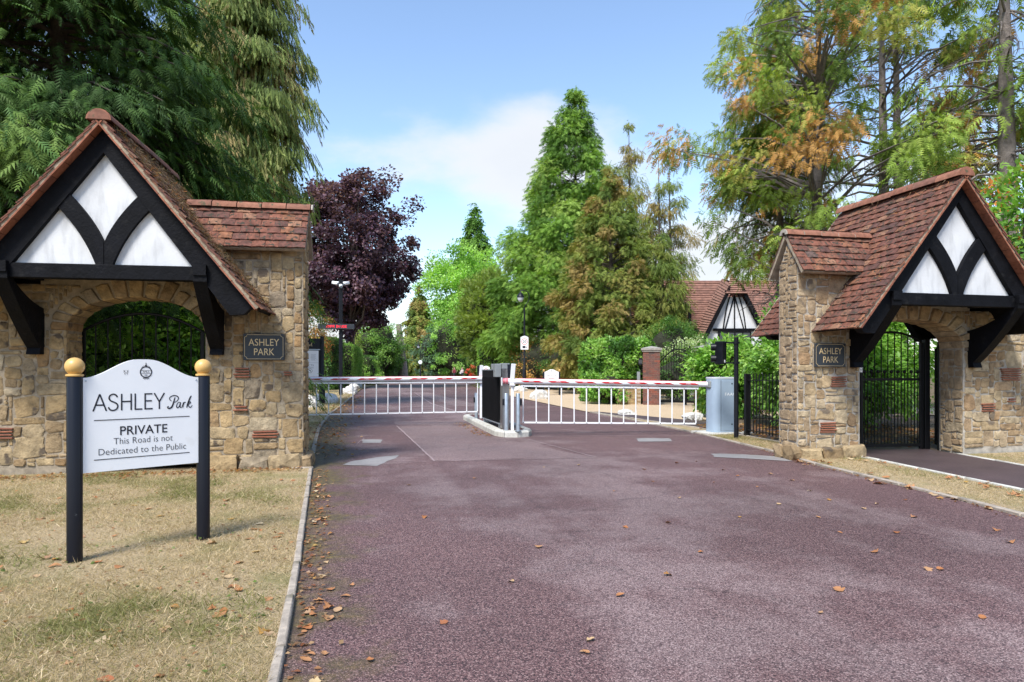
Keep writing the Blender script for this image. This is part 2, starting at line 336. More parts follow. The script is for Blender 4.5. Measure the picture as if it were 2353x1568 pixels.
M_PATH = smooth_tar('footpath_tarmac', (.05, .033, .034), (.105, .07, .07), .6)
M_PATCHG = smooth_tar('grey_repair', (.21, .195, .19), (.34, .32, .31), .55)
M_SEAM = smooth_tar('seam_sealant', (.30, .215, .215), (.42, .32, .31), .6)
M_INFILL = smooth_tar('island_tarmac', (.085, .03, .028), (.15, .058, .052), .7)
def turf(name, dry, green, bare, gscale, gpos):
    m, N, L, b, _ = nodes(name)
    n = tex(N, L, 'n', 55, detail=6, rough=.75); g = tex(N, L, 'n', gscale, detail=5); e = tex(N, L, 'n', 1.0, detail=5)
    c = ramp(N, L, n, [(.3, tuple(q * .6 for q in dry)), (.5, dry), (.7, tuple(min(1, q * 1.5) for q in dry))])
    c = mixc(N, L, ramp(N, L, g, [(gpos, 0.0), (gpos + .16, .8)]), c, green); c = mixc(N, L, ramp(N, L, e, [(.56, 0.0), (.72, .7)]), c, bare)
    L.new(c, b.inputs['Base Color']); b.inputs['Roughness'].default_value = .95; b.inputs['Specular IOR Level'].default_value = .1
    bump(N, L, b, n, .9, .02); return m
M_TURF = turf('dry_turf', (.43, .33, .20), (.24, .22, .095), (.38, .275, .185), 1.6, .50)
M_GRAVEL = turf('pale_gravel', (.55, .42, .28), (.36, .31, .17), (.46, .34, .23), .5, .63)
M_GROUND = turf('woodland_floor', (.15, .11, .065), (.06, .07, .025), (.11, .08, .05), .25, .5)

def sheet(name, pts, z, m, kind='structure', grid=None):
    me = bpy.data.meshes.new(name); me.from_pydata([(p[0], p[1], z) for p in pts], [], [tuple(range(len(pts)))]); me.materials.append(m)
    if me.polygons[0].normal.z < 0: me.flip_normals()
    o = link(name, me)
    if kind: o['kind'] = kind
    return o
sheet('ground', [(-400, -300), (400, -300), (400, 700), (-400, 700)], -.04, M_GROUND)
KL = [(-.2, -8), (-.27, 2), (-.28, 3.2), (-.315, 4.6), (-.375, 6.25), (-.47, 9.0), (-.56, 12), (-.64, 15.4), (-.56, 20), (-.25, 26), (.2, 36), (.75, 48), (2.2, 62), (4.8, 76), (9, 86), (16, 93), (30, 97)]
KR = [(5.0, -8), (5.4, 2), (5.6, 4.7), (5.72, 5.45), (6.0, 7.9), (6.36, 9.6), (6.69, 12.2), (6.94, 16.3), (7.02, 21), (7.5, 30), (8.2, 40), (9.1, 50), (10.6, 62), (13.4, 72), (18, 80), (26, 85), (32, 88)]
sheet('road', KL + KR[::-1], 0.0, M_ROAD)
def at_v(line, v):
    for a, b in zip(line, line[1:]):
        if a[1] <= v <= b[1]: return a[0] + (b[0] - a[0]) * (v - a[1]) / (b[1] - a[1])
    return line[-1][0]
# turf and verges
seg = lambda K, a, b: [(at_v(K, a), a)] + [p for p in K if a < p[1] < b] + [(at_v(K, b), b)]
off = lambda P, d: [(p[0] + d, p[1]) for p in P]
sheet('lawn', off(seg(KL, -8, 9.25), -.042) + [(-14, 9.25), (-14, -8)], .018, M_TURF)
sheet('left_verge', off(seg(KL, 9.8, 60), -.075) + [(-3.2, 60), (-4.5, 9.8)], .016, M_TURF)
PATH_N = [(5.9, 3.2), (6.75, 5.62), (7.08, 7.95), (7.12, 8.35), (7.2, 9.2), (7.3, 11.4), (7.35, 13.4), (7.2, 16), (7.06, 19.5)]
PATH_F = [(7.6, 3.2), (8.15, 5.6), (8.6, 7.6), (8.75, 8.35), (8.9, 9.2), (8.95, 11.4), (8.75, 13.4), (8.2, 16), (7.3, 19.5)]
sheet('right_verge', off(seg(KR, -8, 19), .065) + [(7.1, 19)] + [p for p in PATH_N[::-1]] + [(5.2, -8)], .016, M_TURF)
sheet('footpath', PATH_N + PATH_F[::-1], .022, M_PATH)
sheet('far_lawn', PATH_F[:4] + [(14, 8.4), (14, 3.2)], .014, M_TURF)
sheet('shrub_bed', [(8.85, 8.75), (8.92, 9.2), (8.97, 11.4), (8.77, 13.4), (8.25, 15.6), (20, 15.8), (20, 8.75)], .010, M_EARTH)
sheet('gravel_forecourt', [(7.24, 19.6), (8.22, 16.05), (8.5, 15.85), (19, 16.2), (19, 34)] + off(seg(KR, 19.6, 50), .065)[::-1], .008, M_GRAVEL)
def kerb_line(name, line, step, w, h, m, side):
    """edging stones laid end to end; each stone is a part"""
    root = thing(name, '', ''); del root['label']; del root['category']; root['kind'] = 'structure'
    acc = []; 
    for a, b in zip(line, line[1:]):
        l = math.dist(a, b); n = max(1, round(l / step)); acc += [(a[0] + (b[0] - a[0]) * i / n, a[1] + (b[1] - a[1]) * i / n) for i in range(n)]
    acc.append(line[-1])
    for a, b in zip(acc, acc[1:]):
        l = math.dist(a, b) - .008; ang = math.atan2(b[1] - a[1], b[0] - a[0])
        mb = MB().box((0, 0, 0), (l, w, h), bev=.008)
        o = mb.build('kerb_stone', m, root, True, loc=((a[0] + b[0]) / 2 + side * w / 2, (a[1] + b[1]) / 2, RND.uniform(-.006, .004)), rot=(RND.uniform(-.04, .04), 0, ang + RND.uniform(-.006, .006)))
    return root
kl = kerb_line('left_kerb', seg(KL, 1.5, 9.0), .62, .045, .07, M_KERB, -1)
kl2 = kerb_line('left_kerb', seg(KL, 9.8, 40), 1.2, .065, .09, M_KERB, -1)
kr = kerb_line('right_kerb', seg(KR, 2.5, 19), .9, .06, .06, M_KERB, 1)
kp = kerb_line('footpath_edging', PATH_N[:4], .9, .05, .08, M_KERBP, -1)
kp2 = kerb_line('footpath_edging', PATH_F[:4], .9, .05, .07, M_KERBP, 1)
kp3 = kerb_line('footpath_edging', PATH_N[4:], .9, .05, .07, M_KERB, -1)
# the lawn kerb turns in against the gate pillar
MB().box((-.61, 9.03, .0), (.30, .06, .07), rz=-.15, bev=.008).build('kerb_stone', M_KERB, kl, True)
# repairs and seams in the carriageway: thin sheets
def patch(name, pts, z, m):
    pp = []
    n = len(pts)
    for i in range(n):
        a, b = pts[i], pts[(i + 1) % n]; k = max(2, int(math.dist(a, b) / .12))
        for j in range(k):
            t = j / k; x = a[0] + (b[0] - a[0]) * t; y = a[1] + (b[1] - a[1]) * t
            pp.append((x + noise.noise((x * 3.1, y * 3.1, 1.7)) * .06, y + noise.noise((x * 3.1, y * 3.1, 8.2)) * .10))
    return sheet(name, pp, z, m)
patch('lane_patch', [(1.02, 15.6), (1.13, 9.5), (3.4, 9.38), (2.62, 12.55), (2.68, 15.3)], .003, M_LOOP)
patch('lane_patch', [(1.05, 17.2), (1.02, 16.0), (2.68, 15.8), (2.75, 17.0)], .003, M_LOOP)
patch('repair_patch', [(-.12, 9.35), (.32, 9.1), (.62, 9.85), (.72, 10.25), (.25, 9.95), (.05, 9.75)], .005, M_PATCHG)
patch('repair_patch', [(.18, 12.1), (.5, 12.05), (.56, 12.6), (.22, 12.7)], .005, M_PATCHG)
patch('repair_patch', [(4.95, 11.2), (5.55, 11.1), (5.7, 11.65), (5.1, 11.75)], .005, M_PATCHG)
patch('repair_patch', [(5.15, 8.95), (5.95, 8.3), (6.1, 8.75), (5.7, 9.2), (5.3, 9.3)], .005, M_PATCHG)
patch('repair_patch', [(3.6, 24), (4.6, 24), (4.4, 40), (3.5, 40)], .005, M_LOOP)
patch('repair_patch', [(.9, 44), (5.2, 43.5), (5.6, 50), (1.2, 50)], .005, M_LOOP)
def seam(pts, w):
    mb = MB(); k = len(pts)
    P = []
    for a, b in zip(pts, pts[1:]):
        n = max(2, int(math.dist(a, b) / .15)); P += [(a[0] + (b[0] - a[0]) * i / n + RND.uniform(-.008, .008), a[1] + (b[1] - a[1]) * i / n + RND.uniform(-.01, .01)) for i in range(n)]
    P.append(pts[-1]); mb.ribbon([(p[0], p[1]) for p in P], w)
    mb.v = [(q[0], q[2], .0075) for q in mb.v]
    me = mb.mesh('road_seam', M_SEAM); o = link('road_seam', me); o['kind'] = 'structure'
    if me.polygons[0].normal.z < 0: me.flip_normals()
seam([(1.02, 15.7), (1.13, 9.42), (3.45, 9.30)], .026); seam([(.1, 9.28), (1.13, 9.42)], .016); seam([(3.45, 9.3), (3.15, 12.1)], .02)
seam([(1.03, 15.7), (2.65, 15.6)], .018); seam([(.1, 12.0), (.24, 12.9)], .016); seam([(3.5, 12.55), (6.6, 12.0)], .016); seam([(3.3, 17.5), (3.0, 26), (3.6, 40)], .05)

# ------------------------------------------------------------------ the two gatehouses
def stone_mesh(w, h, d, m, depth_back=.05, seed=0):
    """one rubble stone facing -y, its back set into the mortar"""
    r = random.Random(seed); c = min(w, h) * r.uniform(.08, .26); j = lambda a: r.uniform(-a, a)
    x, z = w / 2, h / 2; q = min(w, h) * .12
    ring = [(-x + c, -z), (x - c, -z), (x, -z + c), (x, z - c), (x - c, z), (-x + c, z), (-x, z - c), (-x, -z + c)]
    ring = [(a + j(q), b + j(q)) for a, b in ring]
    vs_ = [(a, depth_back, b) for a, b in ring] + [(a, -d * .45, b) for a, b in ring]
    f = .91 if min(w, h) > .1 else .82
    vs_ += [(a * f + j(q), -d * r.uniform(.8, 1.1), b * f + j(q)) for a, b in ring] + [(j(w * .12), -d * r.uniform(.95, 1.3), j(h * .12))]
    fs_ = []
    for k in range(8):
        n = (k + 1) % 8
        fs_ += [(k, n, 8 + n, 8 + k), (8 + k, 8 + n, 16 + n, 16 + k), (16 + k, 16 + n, 24)]
    me = bpy.data.meshes.new('stone'); me.from_pydata(vs_, [], fs_); me.materials.append(m)
    return me
def rubble(x0, x1, z0, z1, blocked, seed, big=1.0, cell=.05):
    """random rubble: fills the face with stones of mixed sizes, leaving what is blocked"""
    r = random.Random(seed); nx, nz = int(round((x1 - x0) / cell)), int(round((z1 - z0) / cell)); occ = [[blocked(x0 + (i + .5) * cell, z0 + (k + .5) * cell) for i in range(nx)] for k in range(nz)]
    out = []
    for k in range(nz):
        for i in range(nx):
            if occ[k][i]: continue
            w = int(r.choice((2, 3, 3, 4, 4, 5, 6, 7)) * big); h = int(r.choice((1, 2, 2, 2, 3, 3, 4, 5)) * big) or 1
            if h > w + 2: h = w + 1
            ww = 0
            while ww < w and i + ww < nx and not occ[k][i + ww]: ww += 1
            if ww < w + 2 and i + ww < nx and not occ[k][i + ww]:
                pass
            hh = 1
            while hh < h and k + hh < nz and all(not occ[k + hh][i + t] for t in range(ww)): hh += 1
            for a in range(hh):
                for b in range(ww): occ[k + a][i + b] = True
            out.append((x0 + (i + ww / 2) * cell, z0 + (k + hh / 2) * cell, ww * cell, hh * cell))
    return out
def tile_mesh(name, m, w=.163, l=.2, th=.014, seed=0):
    r = random.Random(seed); n = 3; vs_ = []
    for top in (0, 1):
        for y in (0, 1):
            for i in range(n + 1):
                t = i / n; cam_ = .006 * (1 - (2 * t - 1) ** 2) + r.uniform(-.0018, .0018)
                vs_.append((-w / 2 + w * t, (y * l - .0) + (r.uniform(-.004, .004) if y == 0 else 0), cam_ + top * th))
    k = n + 1; fs_ = []
    for i in range(n):
        fs_ += [(2 * k + i, 2 * k + i + 1, 3 * k + i + 1, 3 * k + i), (i + 1, i, k + i, k + i + 1), (i, i + 1, 2 * k + i + 1, 2 * k + i)]
    fs_ += [(0, 2 * k, 3 * k, k), (n, k + n, 3 * k + n, 2 * k + n)]
    me = bpy.data.meshes.new(name); me.from_pydata(vs_, [], fs_); me.materials.append(m); return me
TILES = [tile_mesh('tile', M_TILE, seed=i) for i in range(6)]
def lay_tiles(parent, O, ex, ey, width, length, gauge=.104, skip=None, stuff=None, hid=None):
    """courses of plain tiles: O eaves corner, ex along the eaves, ey up the slope. stuff: add to this MB instead"""
    ex = Vector(ex).normalized(); ey = Vector(ey).normalized(); ez = ex.cross(ey)
    nr = int(length / gauge); nc = int(round(width / .166)); tw = width / nc; n = 0
    for r in range(nr + 1):
        shift = .5 if r % 2 else 0
        for c in range(-1 if False else 0, nc + (1 if shift else 0)):
            xc = (c + .5 - shift) * tw; s = 1.0
            if shift and c == 0: xc = tw * .25; s = .5
            if shift and c == nc: xc = width - tw * .25; s = .5
            p = Vector(O) + ex * (xc + RND.uniform(-.003, .003)) + ey * (r * gauge + RND.uniform(-.005, .005)) + ez * RND.uniform(.012, .022)
            if skip and skip(p): continue
            tilt = rad(7.5) + RND.uniform(-.025, .025)
            M = Matrix((ex, ey, ez)).transposed() @ Matrix.Rotation(-tilt, 3, 'X') @ Matrix.Rotation(RND.uniform(-.018, .018), 3, 'Z') @ Matrix.Rotation(RND.uniform(-.02, .02), 3, 'Y')
            me = TILES[RND.randrange(6)]
            if stuff is not None and (hid is None or hid(p)):
                stuff.add([p + M @ Vector((v.co.x * s * tw / .163, v.co.y, v.co.z)) for v in me.vertices], [tuple(f.vertices) for f in me.polygons])
            else:
                o = bpy.data.objects.new('tile', me); COL.objects.link(o); o.parent = parent
                o.matrix_local = Matrix.Translation(p) @ M.to_4x4() @ Matrix.Diagonal((s * tw / .165, 1, 1, 1))
            n += 1
    return n
def half_round(length, r, th=.016, n=9):
    """ridge tile lying along +y"""
    mb = MB(); vs_ = []
    for y in (0, length):
        for rr in (r, r - th):
            for i in range(n + 1):
                a = math.pi * (i / n); vs_.append((rr * math.cos(a) * 1.02, y, rr * math.sin(a) * .95))
    k = n + 1
    fs_ = [(i, i + 1, 2 * k + i + 1, 2 * k + i) for i in range(n)] + [(k + i + 1, k + i, 3 * k + i, 3 * k + i + 1) for i in range(n)]
    fs_ += [(i, k + i, k + i + 1, i + 1) for i in range(n)] + [(2 * k + i + 1, 3 * k + i + 1, 3 * k + i, 2 * k + i) for i in range(n)]
    return mb.add(vs_, fs_)

APEX, FOOT_X, FOOT_Z = 4.05, 1.68, 1.98          # line of the tiles' underside at the verge
ROOF_F, ROOF_B = -.88, 1.50
def gatehouse(u0, v0, z0, wing, label, arch, stone, mortar, seed, vis, bands, litter, WL=2.14, rz=0.0):
    WT = .42; WC = WT / 2
    T = thing('gatehouse', label, 'gatehouse', (u0, v0, z0), rz)
    a0, a1 = arch; ac = (a0 + a1) / 2; ah = (a1 - a0) / 2; sp, cr = 1.74, 2.17
    arc = [(ac + ah * math.cos(t), sp + (cr - sp) * math.sin(t) ** .9) for t in [math.pi * i / 16 for i in range(17)]]
    zb = -.05 - z0
    # --- wall: mortar core with the arched opening, stones set in it
    core = MB().prism([(1.0, zb), (1.0, 2.75), (-1.0, 2.75), (-1.0, zb), (a0, zb)] + arc[::-1] + [(a1, zb)], 0, WT)
    for s in (-1, 1):
        if s == wing: core.prism([(0, zb), (0, 2.84), (WC, 3.27), (WT, 2.84), (WT, zb)], s * 1.0, s * WL, 'yz')
        else: core.prism([(0, zb), (0, 2.30), (WT, 2.30), (WT, zb)], s * 1.0, s * 3.4, 'yz')
    wall = core.build('wall', mortar, T)
    rest = MB(); nst = [0]
    def put(me, x, y, z, rz, show):
        if show and nst[0] < 298:
            o = link('stone', me, wall, (x, y, z), (0, 0, rz)); nst[0] += 1
        else:
            M = Matrix.Translation((x, y, z)) @ Matrix.Rotation(rz, 4, 'Z'); rest.add([M @ v.co for v in me.vertices], [tuple(f.vertices) for f in me.polygons])
    def in_ring(x, z, t=.24):
        if a0 <= x <= a1 and z < sp: return True
        dx, dz = (x - ac) / (ah + t), (z - sp) / (cr - sp + t)
        return z >= sp and dx * dx + dz * dz < 1 or (a0 <= x <= a1 and z < sp)
    def blocked(x, z):
        if in_ring(x, z): return True
        if abs(x) < 1.0 and z > 2.70 or x * wing < 0 and z > 2.29: return True
        if x * wing > WL: return True
        return any(b[0] <= x <= b[1] and b[2] <= z <= b[3] for b in bands)
    k = 0
    for (x, z, w, h) in rubble(-3.4 if wing > 0 else -WL, WL if wing > 0 else 3.4, .10 - z0, 2.82, blocked, seed):
        k += 1
        if w < .06 and h < .06 and RND.random() < .4: continue
        me = stone_mesh(w - .010 - RND.random() * .012, h - .008 - RND.random() * .012, RND.uniform(.006, .022), stone, seed=seed * 997 + k)
        put(me, x, 0, z, 0, vis[0] < x < vis[1])
    # voussoirs round the arch, as deep as the wall
    nv = 15
    for i in range(nv):
        t0, t1 = math.pi * i / nv + .012, math.pi * (i + 1) / nv - .012; out = RND.uniform(.15, .24); vs_ = []
        def pt(t, e): return (ac + (ah + e) * math.cos(t), sp + (cr - sp + e) * (math.sin(t) ** .9 if e < .05 else math.sin(t)))
        P = [pt(t0, -.012), pt((t0 + t1) / 2, -.02), pt(t1, -.012), pt(t1 - .01, out), pt((t0 + t1) / 2, out + .015), pt(t0 + .01, out)]
        mid = (sum(p[0] for p in P) / 6, sum(p[1] for p in P) / 6)
        mb = MB(); n = 6; d0 = -RND.uniform(.02, .04)
        vs_ = [(p[0], WT - .02, p[1]) for p in P] + [(p[0], d0 * .3, p[1]) for p in P] + [(mid[0] + (p[0] - mid[0]) * .86, d0, mid[1] + (p[1] - mid[1]) * .86) for p in P]
        fs_ = [tuple(range(5, -1, -1)), tuple(range(12, 18))]
        for q in range(6): fs_ += [(q, (q + 1) % 6, 6 + (q + 1) % 6, 6 + q), (6 + q, 6 + (q + 1) % 6, 12 + (q + 1) % 6, 12 + q)]
        mb.add(vs_, fs_).build('voussoir', stone, wall, False)
    # jambs inside the opening and the wing's end faces
    jx, jrz = (a0, rad(90)) if wing > 0 else (a1, rad(-90))
    for (x, z, w, h) in rubble(0, WT, .02 - z0, sp, lambda x, z: False, seed + 3):
        k += 1; me = stone_mesh(w - .02, h - .018, .02, stone, seed=seed * 997 + k)
        put(me, jx, x, z, jrz, True)
    ex = wing * WL
    for (x, z, w, h) in rubble(0, WT, .10 - z0, 3.2, lambda x, z: z > 2.84 + (WC - abs(x - WC)) * 1.9, seed + 4):
        k += 1; me = stone_mesh(w - .02, h - .018, .02, stone, seed=seed * 997 + k)
        put(me, ex, x, z, rad(90) * wing, True)
    if rest.v:
        o = rest.build('stonework', stone, wall); o['kind'] = 'stuff'
    # plinth: long low blocks standing proud of the wing
    x = wing * .86
    for w in [q * (WL - .86) / 1.28 for q in (.46, .38, .44)]:
        k += 1; me = stone_mesh(w - .01, .19, .075, M_STONE, .02, seed=k); o = link('plinth_stone', me, wall, (x + wing * w / 2, 0.0, .075 - z0)); o.scale = (1, 1.25, 1.1); x += wing * w
    for yy, w in ((.10, .30), (.34, .18)):
        k += 1; me = stone_mesh(w, .2, .075, M_STONE, .02, seed=k); o = link('plinth_stone', me, wall, (ex, yy, .075 - z0), (0, 0, rad(90) * wing)); o.scale = (1, 1.2, 1.1)
    # courses of red creasing tiles let into the stonework
    for b in bands:
        n = max(2, int((b[3] - b[2]) / .03)); 
        for i in range(n):
            zc = b[2] + (i + .5) * (b[3] - b[2]) / n; w = (b[1] - b[0]) * RND.uniform(.8, .98)
            o = MB().box((0, 0, 0), (w, .05, .018), bev=.004).build('creasing_tile', M_CREASE, wall, loc=((b[0] + b[1]) / 2 + RND.uniform(-.01, .01), -.008 - RND.uniform(0, .012), zc), rot=(0, RND.uniform(-.035, .035), 0))
    # --- timber gables front and back
    front = bpy.data.objects.new('gable', None); COL.objects.link(front); front.parent = T
    tri = [(0, 3.82), (-1.06, 2.40), (1.06, 2.40)]
    for (yy, th) in ((-.69, .06), (1.30, .06)):
        MB().prism(tri, yy, yy + th).build('plaster_panel', M_PLASTER, front)
    for yf in (-.76, 1.24):
        for s in (-1, 1):
            P = [(0, 3.965), (s * 1.585, 1.995), (s * 1.50, 1.905), (s * 1.345, 1.895), (0, 3.70)]
            MB().prism(P, yf, yf + .13).build('rafter', M_TIMBER, front)
            A = bez((s * .475, 3.075), (s * .215, 2.80), (s * .085, 2.44)); B = bez((s * .355, 3.225), (s * .10, 2.95), (s * .004, 2.70))
            MB().prism(A + [(s * .004, 2.44)] + B[::-1], yf + .012, yf + .1).build('curved_strut', M_TIMBER, front)
        MB().box((0, yf + .07, 2.365), (2.52, .13, .165), bev=.008).build('tie_beam', M_TIMBER, front)
    for s in (-1, 1):
        C1 = bez((-.02, 1.47), (-.30, 1.66), (-.80, 2.27), 8); C2 = bez((-.80, 2.36), (-.42, 2.06), (0.0, 2.0), 8)
        P = [(0.0, 1.45), (-.12, 1.45)] + C1[1:] + C2
        MB().prism(P, s * .955, s * 1.105, 'yz').build('brace', M_TIMBER, T)
        MB().box((s * 1.03, .31, 2.40), (.14, 2.26, .12)).build('wall_plate', M_TIMBER, T)
    # --- roof
    roof = bpy.data.objects.new('roof', None); COL.objects.link(roof); roof.parent = T
    sl = math.hypot(FOOT_X, APEX - FOOT_Z); W = ROOF_B - ROOF_F
    for s in (-1, 1):
        nrm = Vector((s * (APEX - FOOT_Z), 0, FOOT_X)).normalized()
        p = [Vector((0, ROOF_F + .135, APEX)), Vector((s * FOOT_X, ROOF_F + .135, FOOT_Z)), Vector((s * FOOT_X, ROOF_B - .135, FOOT_Z)), Vector((0, ROOF_B - .135, APEX))]
        q = [a - nrm * .05 for a in p]
        MB().add(p + q, [(0, 1, 2, 3), (7, 6, 5, 4), (0, 4, 5, 1), (1, 5, 6, 2), (2, 6, 7, 3), (3, 7, 4, 0)]).build('roof_deck', M_TIMBER, roof)
        # verge: bedding mortar over an undercloak of tiles on edge
        for yy in (ROOF_F, ROOF_B):
            d = Vector((s * FOOT_X, 0, FOOT_Z - APEX)).normalized(); n = 13; L_ = sl / n
            for i in range(n):
                c = Vector((0, yy + (.066 if yy < 0 else -.066), APEX)) + d * (L_ * (i + .5)) - nrm * .022
                o = MB().box((0, 0, 0), (L_ - .006, .14, .016)).build('undercloak_tile', M_CREASE, roof); o.matrix_local = Matrix.Translation(c - nrm * .018) @ Matrix((d, Vector((0, 1, 0)), d.cross(Vector((0, 1, 0))))).transposed().to_4x4() @ Matrix.Rotation(RND.uniform(-.02, .02), 4, 'Y')
            mb = MB()
            a = Vector((0, yy + .014, APEX)); 
            for (t0, t1) in ((0.0, sl),):
                A = a + d * t0; B = a + d * t1; dy = Vector((0, .03, 0))
                mb.add([A - nrm * .032, B - nrm * .032, B + nrm * .012, A + nrm * .012, A - nrm * .032 + dy, B - nrm * .032 + dy, B + nrm * .012 + dy, A + nrm * .012 + dy], [(0, 1, 2, 3), (7, 6, 5, 4), (0, 4, 5, 1), (1, 5, 6, 2), (2, 6, 7, 3), (3, 7, 4, 0)])
            mb.build('verge_mortar', M_MORTAR, roof)
        up = Vector((-s * FOOT_X, 0, APEX - FOOT_Z))
        O = (s * (FOOT_X + .03), ROOF_F if s > 0 else ROOF_B, FOOT_Z - .035)
        exv = (0, 1, 0) if s > 0 else (0, -1, 0)
        if s == wing:
            mb = MB(); lay_tiles(roof, O, exv, up, W, sl - .02, gauge=.119, stuff=mb, hid=lambda p: p.y > .3 and p.z < 3.25)
            o = mb.build('tile_field', M_TILE, roof); o['kind'] = 'stuff'
        else:
            mb = MB(); lay_tiles(None, O, exv, up, W, sl - .02, gauge=.119, stuff=mb); o = mb.build('tile_field', M_TILE, roof); o['kind'] = 'stuff'
        # the wing's own little roof
        if s != wing: continue
        xe0, xe1 = s * .50, s * (WL + .05); wl = math.hypot(.40, .60)
        for q in (-1, 1):
            yv = WC + q * .40; O2 = (min(xe0, xe1), yv, 2.775) if q < 0 else (max(xe0, xe1), yv, 2.775)
            up2 = (0, -q * .40, .60)
            sk = lambda p, s=s: abs(p.x) < (APEX - p.z) / (APEX - FOOT_Z) * FOOT_X - .16
            if s == wing and q < 0: lay_tiles(roof, O2, (1, 0, 0), up2, abs(xe1 - xe0), wl - .03, gauge=.118, skip=sk)
            else:
                mb = MB(); lay_tiles(None, O2, (1, 0, 0) if q < 0 else (-1, 0, 0), up2, abs(xe1 - xe0), wl - .03, gauge=.118, skip=sk, stuff=mb)
                if mb.v: o = mb.build('tile_field', M_TILE, roof); o['kind'] = 'stuff'
            pz = [Vector((xe0, yv, 2.775)), Vector((xe1, yv, 2.775)), Vector((xe1, WC, 3.375)), Vector((xe0, WC, 3.375))]; nn = Vector((0, q * .6, .4)).normalized()
            qz = [a - nn * .04 for a in pz]
            MB().add(pz + qz, [(0, 1, 2, 3), (7, 6, 5, 4), (0, 4, 5, 1), (1, 5, 6, 2), (2, 6, 7, 3), (3, 7, 4, 0)]).build('wing_roof_deck', M_MORTAR, roof)
        xx = s * .62
        for i in range(5):
            l = (WL - .60 + .06) / 5; o = half_round(l - .012, .095).build('ridge_tile', M_RIDGE, roof, True); o.location = (xx, WC, 3.345 + RND.uniform(-.004, .006)); o.rotation_euler = (RND.uniform(-.02, .02), 0, rad(-90) if s > 0 else rad(90)); xx += s * l
            o2 = half_round(.02, .088, .05).build('ridge_joint', M_MORTARP, roof); o2.location = (xx, WC, 3.345); o2.rotation_euler = (0, 0, rad(-90))
    y = ROOF_F - .01; n = 6; l = (W + .02) / n
    for i in range(n):
        o = half_round(l - .01, .128).build('ridge_tile', M_RIDGE, roof, True); o.location = (0, y, APEX - .02 + RND.uniform(-.006, .006)); o.rotation_euler = (RND.uniform(-.012, .012), 0, RND.uniform(-.01, .01)); y += l
    MB().prism([(.112 * math.cos(t), APEX - .02 + .106 * math.sin(t)) for t in [math.pi * i / 10 for i in range(11)]], ROOF_F - .012, ROOF_F + .06).build('ridge_end_mortar', M_RIDGE, roof)
    # needles and moss lying on the tiles
    for s in (-1, 1):
        n = litter if s == wing else 300
        up = Vector((-s * FOOT_X, 0, APEX - FOOT_Z)).normalized(); nrm = Vector((s * (APEX - FOOT_Z), 0, FOOT_X)).normalized()
        r = RG.random((n, 3)); pos = np.array([[s * FOOT_X, 0, FOOT_Z]]) + r[:, :1] ** .9 * sl * np.array([up]) + np.array([nrm]) * (.034 + .05 * RG.random((n, 1)) ** 2)
        pos[:, 1] = ROOF_F + .05 + r[:, 1] * (W - .1)
        if litter < 3000:
            g = np.array([noise.noise((p[0] * 2.2, p[1] * 2.2, p[2] * 2.2)) for p in pos]); pos = pos[g > .08]
        d = RG.normal(size=(len(pos), 3)); d -= (d @ np.array(nrm))[:, None] * np.array([nrm]) * .85
        pal = [(.22, .14, .075), (.32, .21, .12), (.14, .09, .05), (.40, .29, .18), (.12, .11, .04), (.42, .18, .06)]
        leaf_mesh('roof_litter', T_SLIVER, pos, d, np.tile(np.array(nrm), (len(pos), 1)), RG.uniform(.03, .10, len(pos)), pal, M_GRASS, roof)['kind'] = 'stuff'
    return T

# ------------------------------------------------------------------ leaf scattering
T_RHOMB = (np.array([(0, 0, 0), (-.27, .48, .07), (0, 1, -.06), (.27, .48, .07)]), np.array([(0, 2, 1), (0, 3, 2)]))
T_ROUND = (np.array([(0, 0, 0), (-.42, .42, .08), (0, 1, -.08), (.42, .42, .08)]), np.array([(0, 2, 1), (0, 3, 2)]))
T_SLIVER = (np.array([(-.07, -.5, 0), (.07, -.5, .02), (0, .5, 0)]), np.array([(0, 1, 2)]))
T_BLADE = (np.array([(-.035, 0, 0), (.035, 0, 0), (.0, 1, .12)]), np.array([(0, 1, 2)]))
def frond(n, w, droop):
    vs_ = []; fs_ = []
    for i in range(n):
        t = i / n
        for s in (-1, 1):
            k = len(vs_); l = w * (1 - .62 * t); z = -droop * t * t
            vs_ += [(0, t, z), (0, t + .8 / n, z), (s * l, t + .30 + .05 * s * (i % 2), z - .10)]; fs_.append((k, k + 1, k + 2))
    k = len(vs_); vs_ += [(-.07, .85, -droop * .8), (.07, .85, -droop * .8), (0, 1.18, -droop * 1.2)]; fs_.append((k, k + 1, k + 2))
    return np.array(vs_), np.array(fs_)
T_FROND = frond(6, .34, .22); T_FRONDL = frond(3, .38, .2); T_STRAND = frond(6, .10, .05); T_TUFT = frond(5, .27, .25); T_BUSH = frond(4, .5, .1)
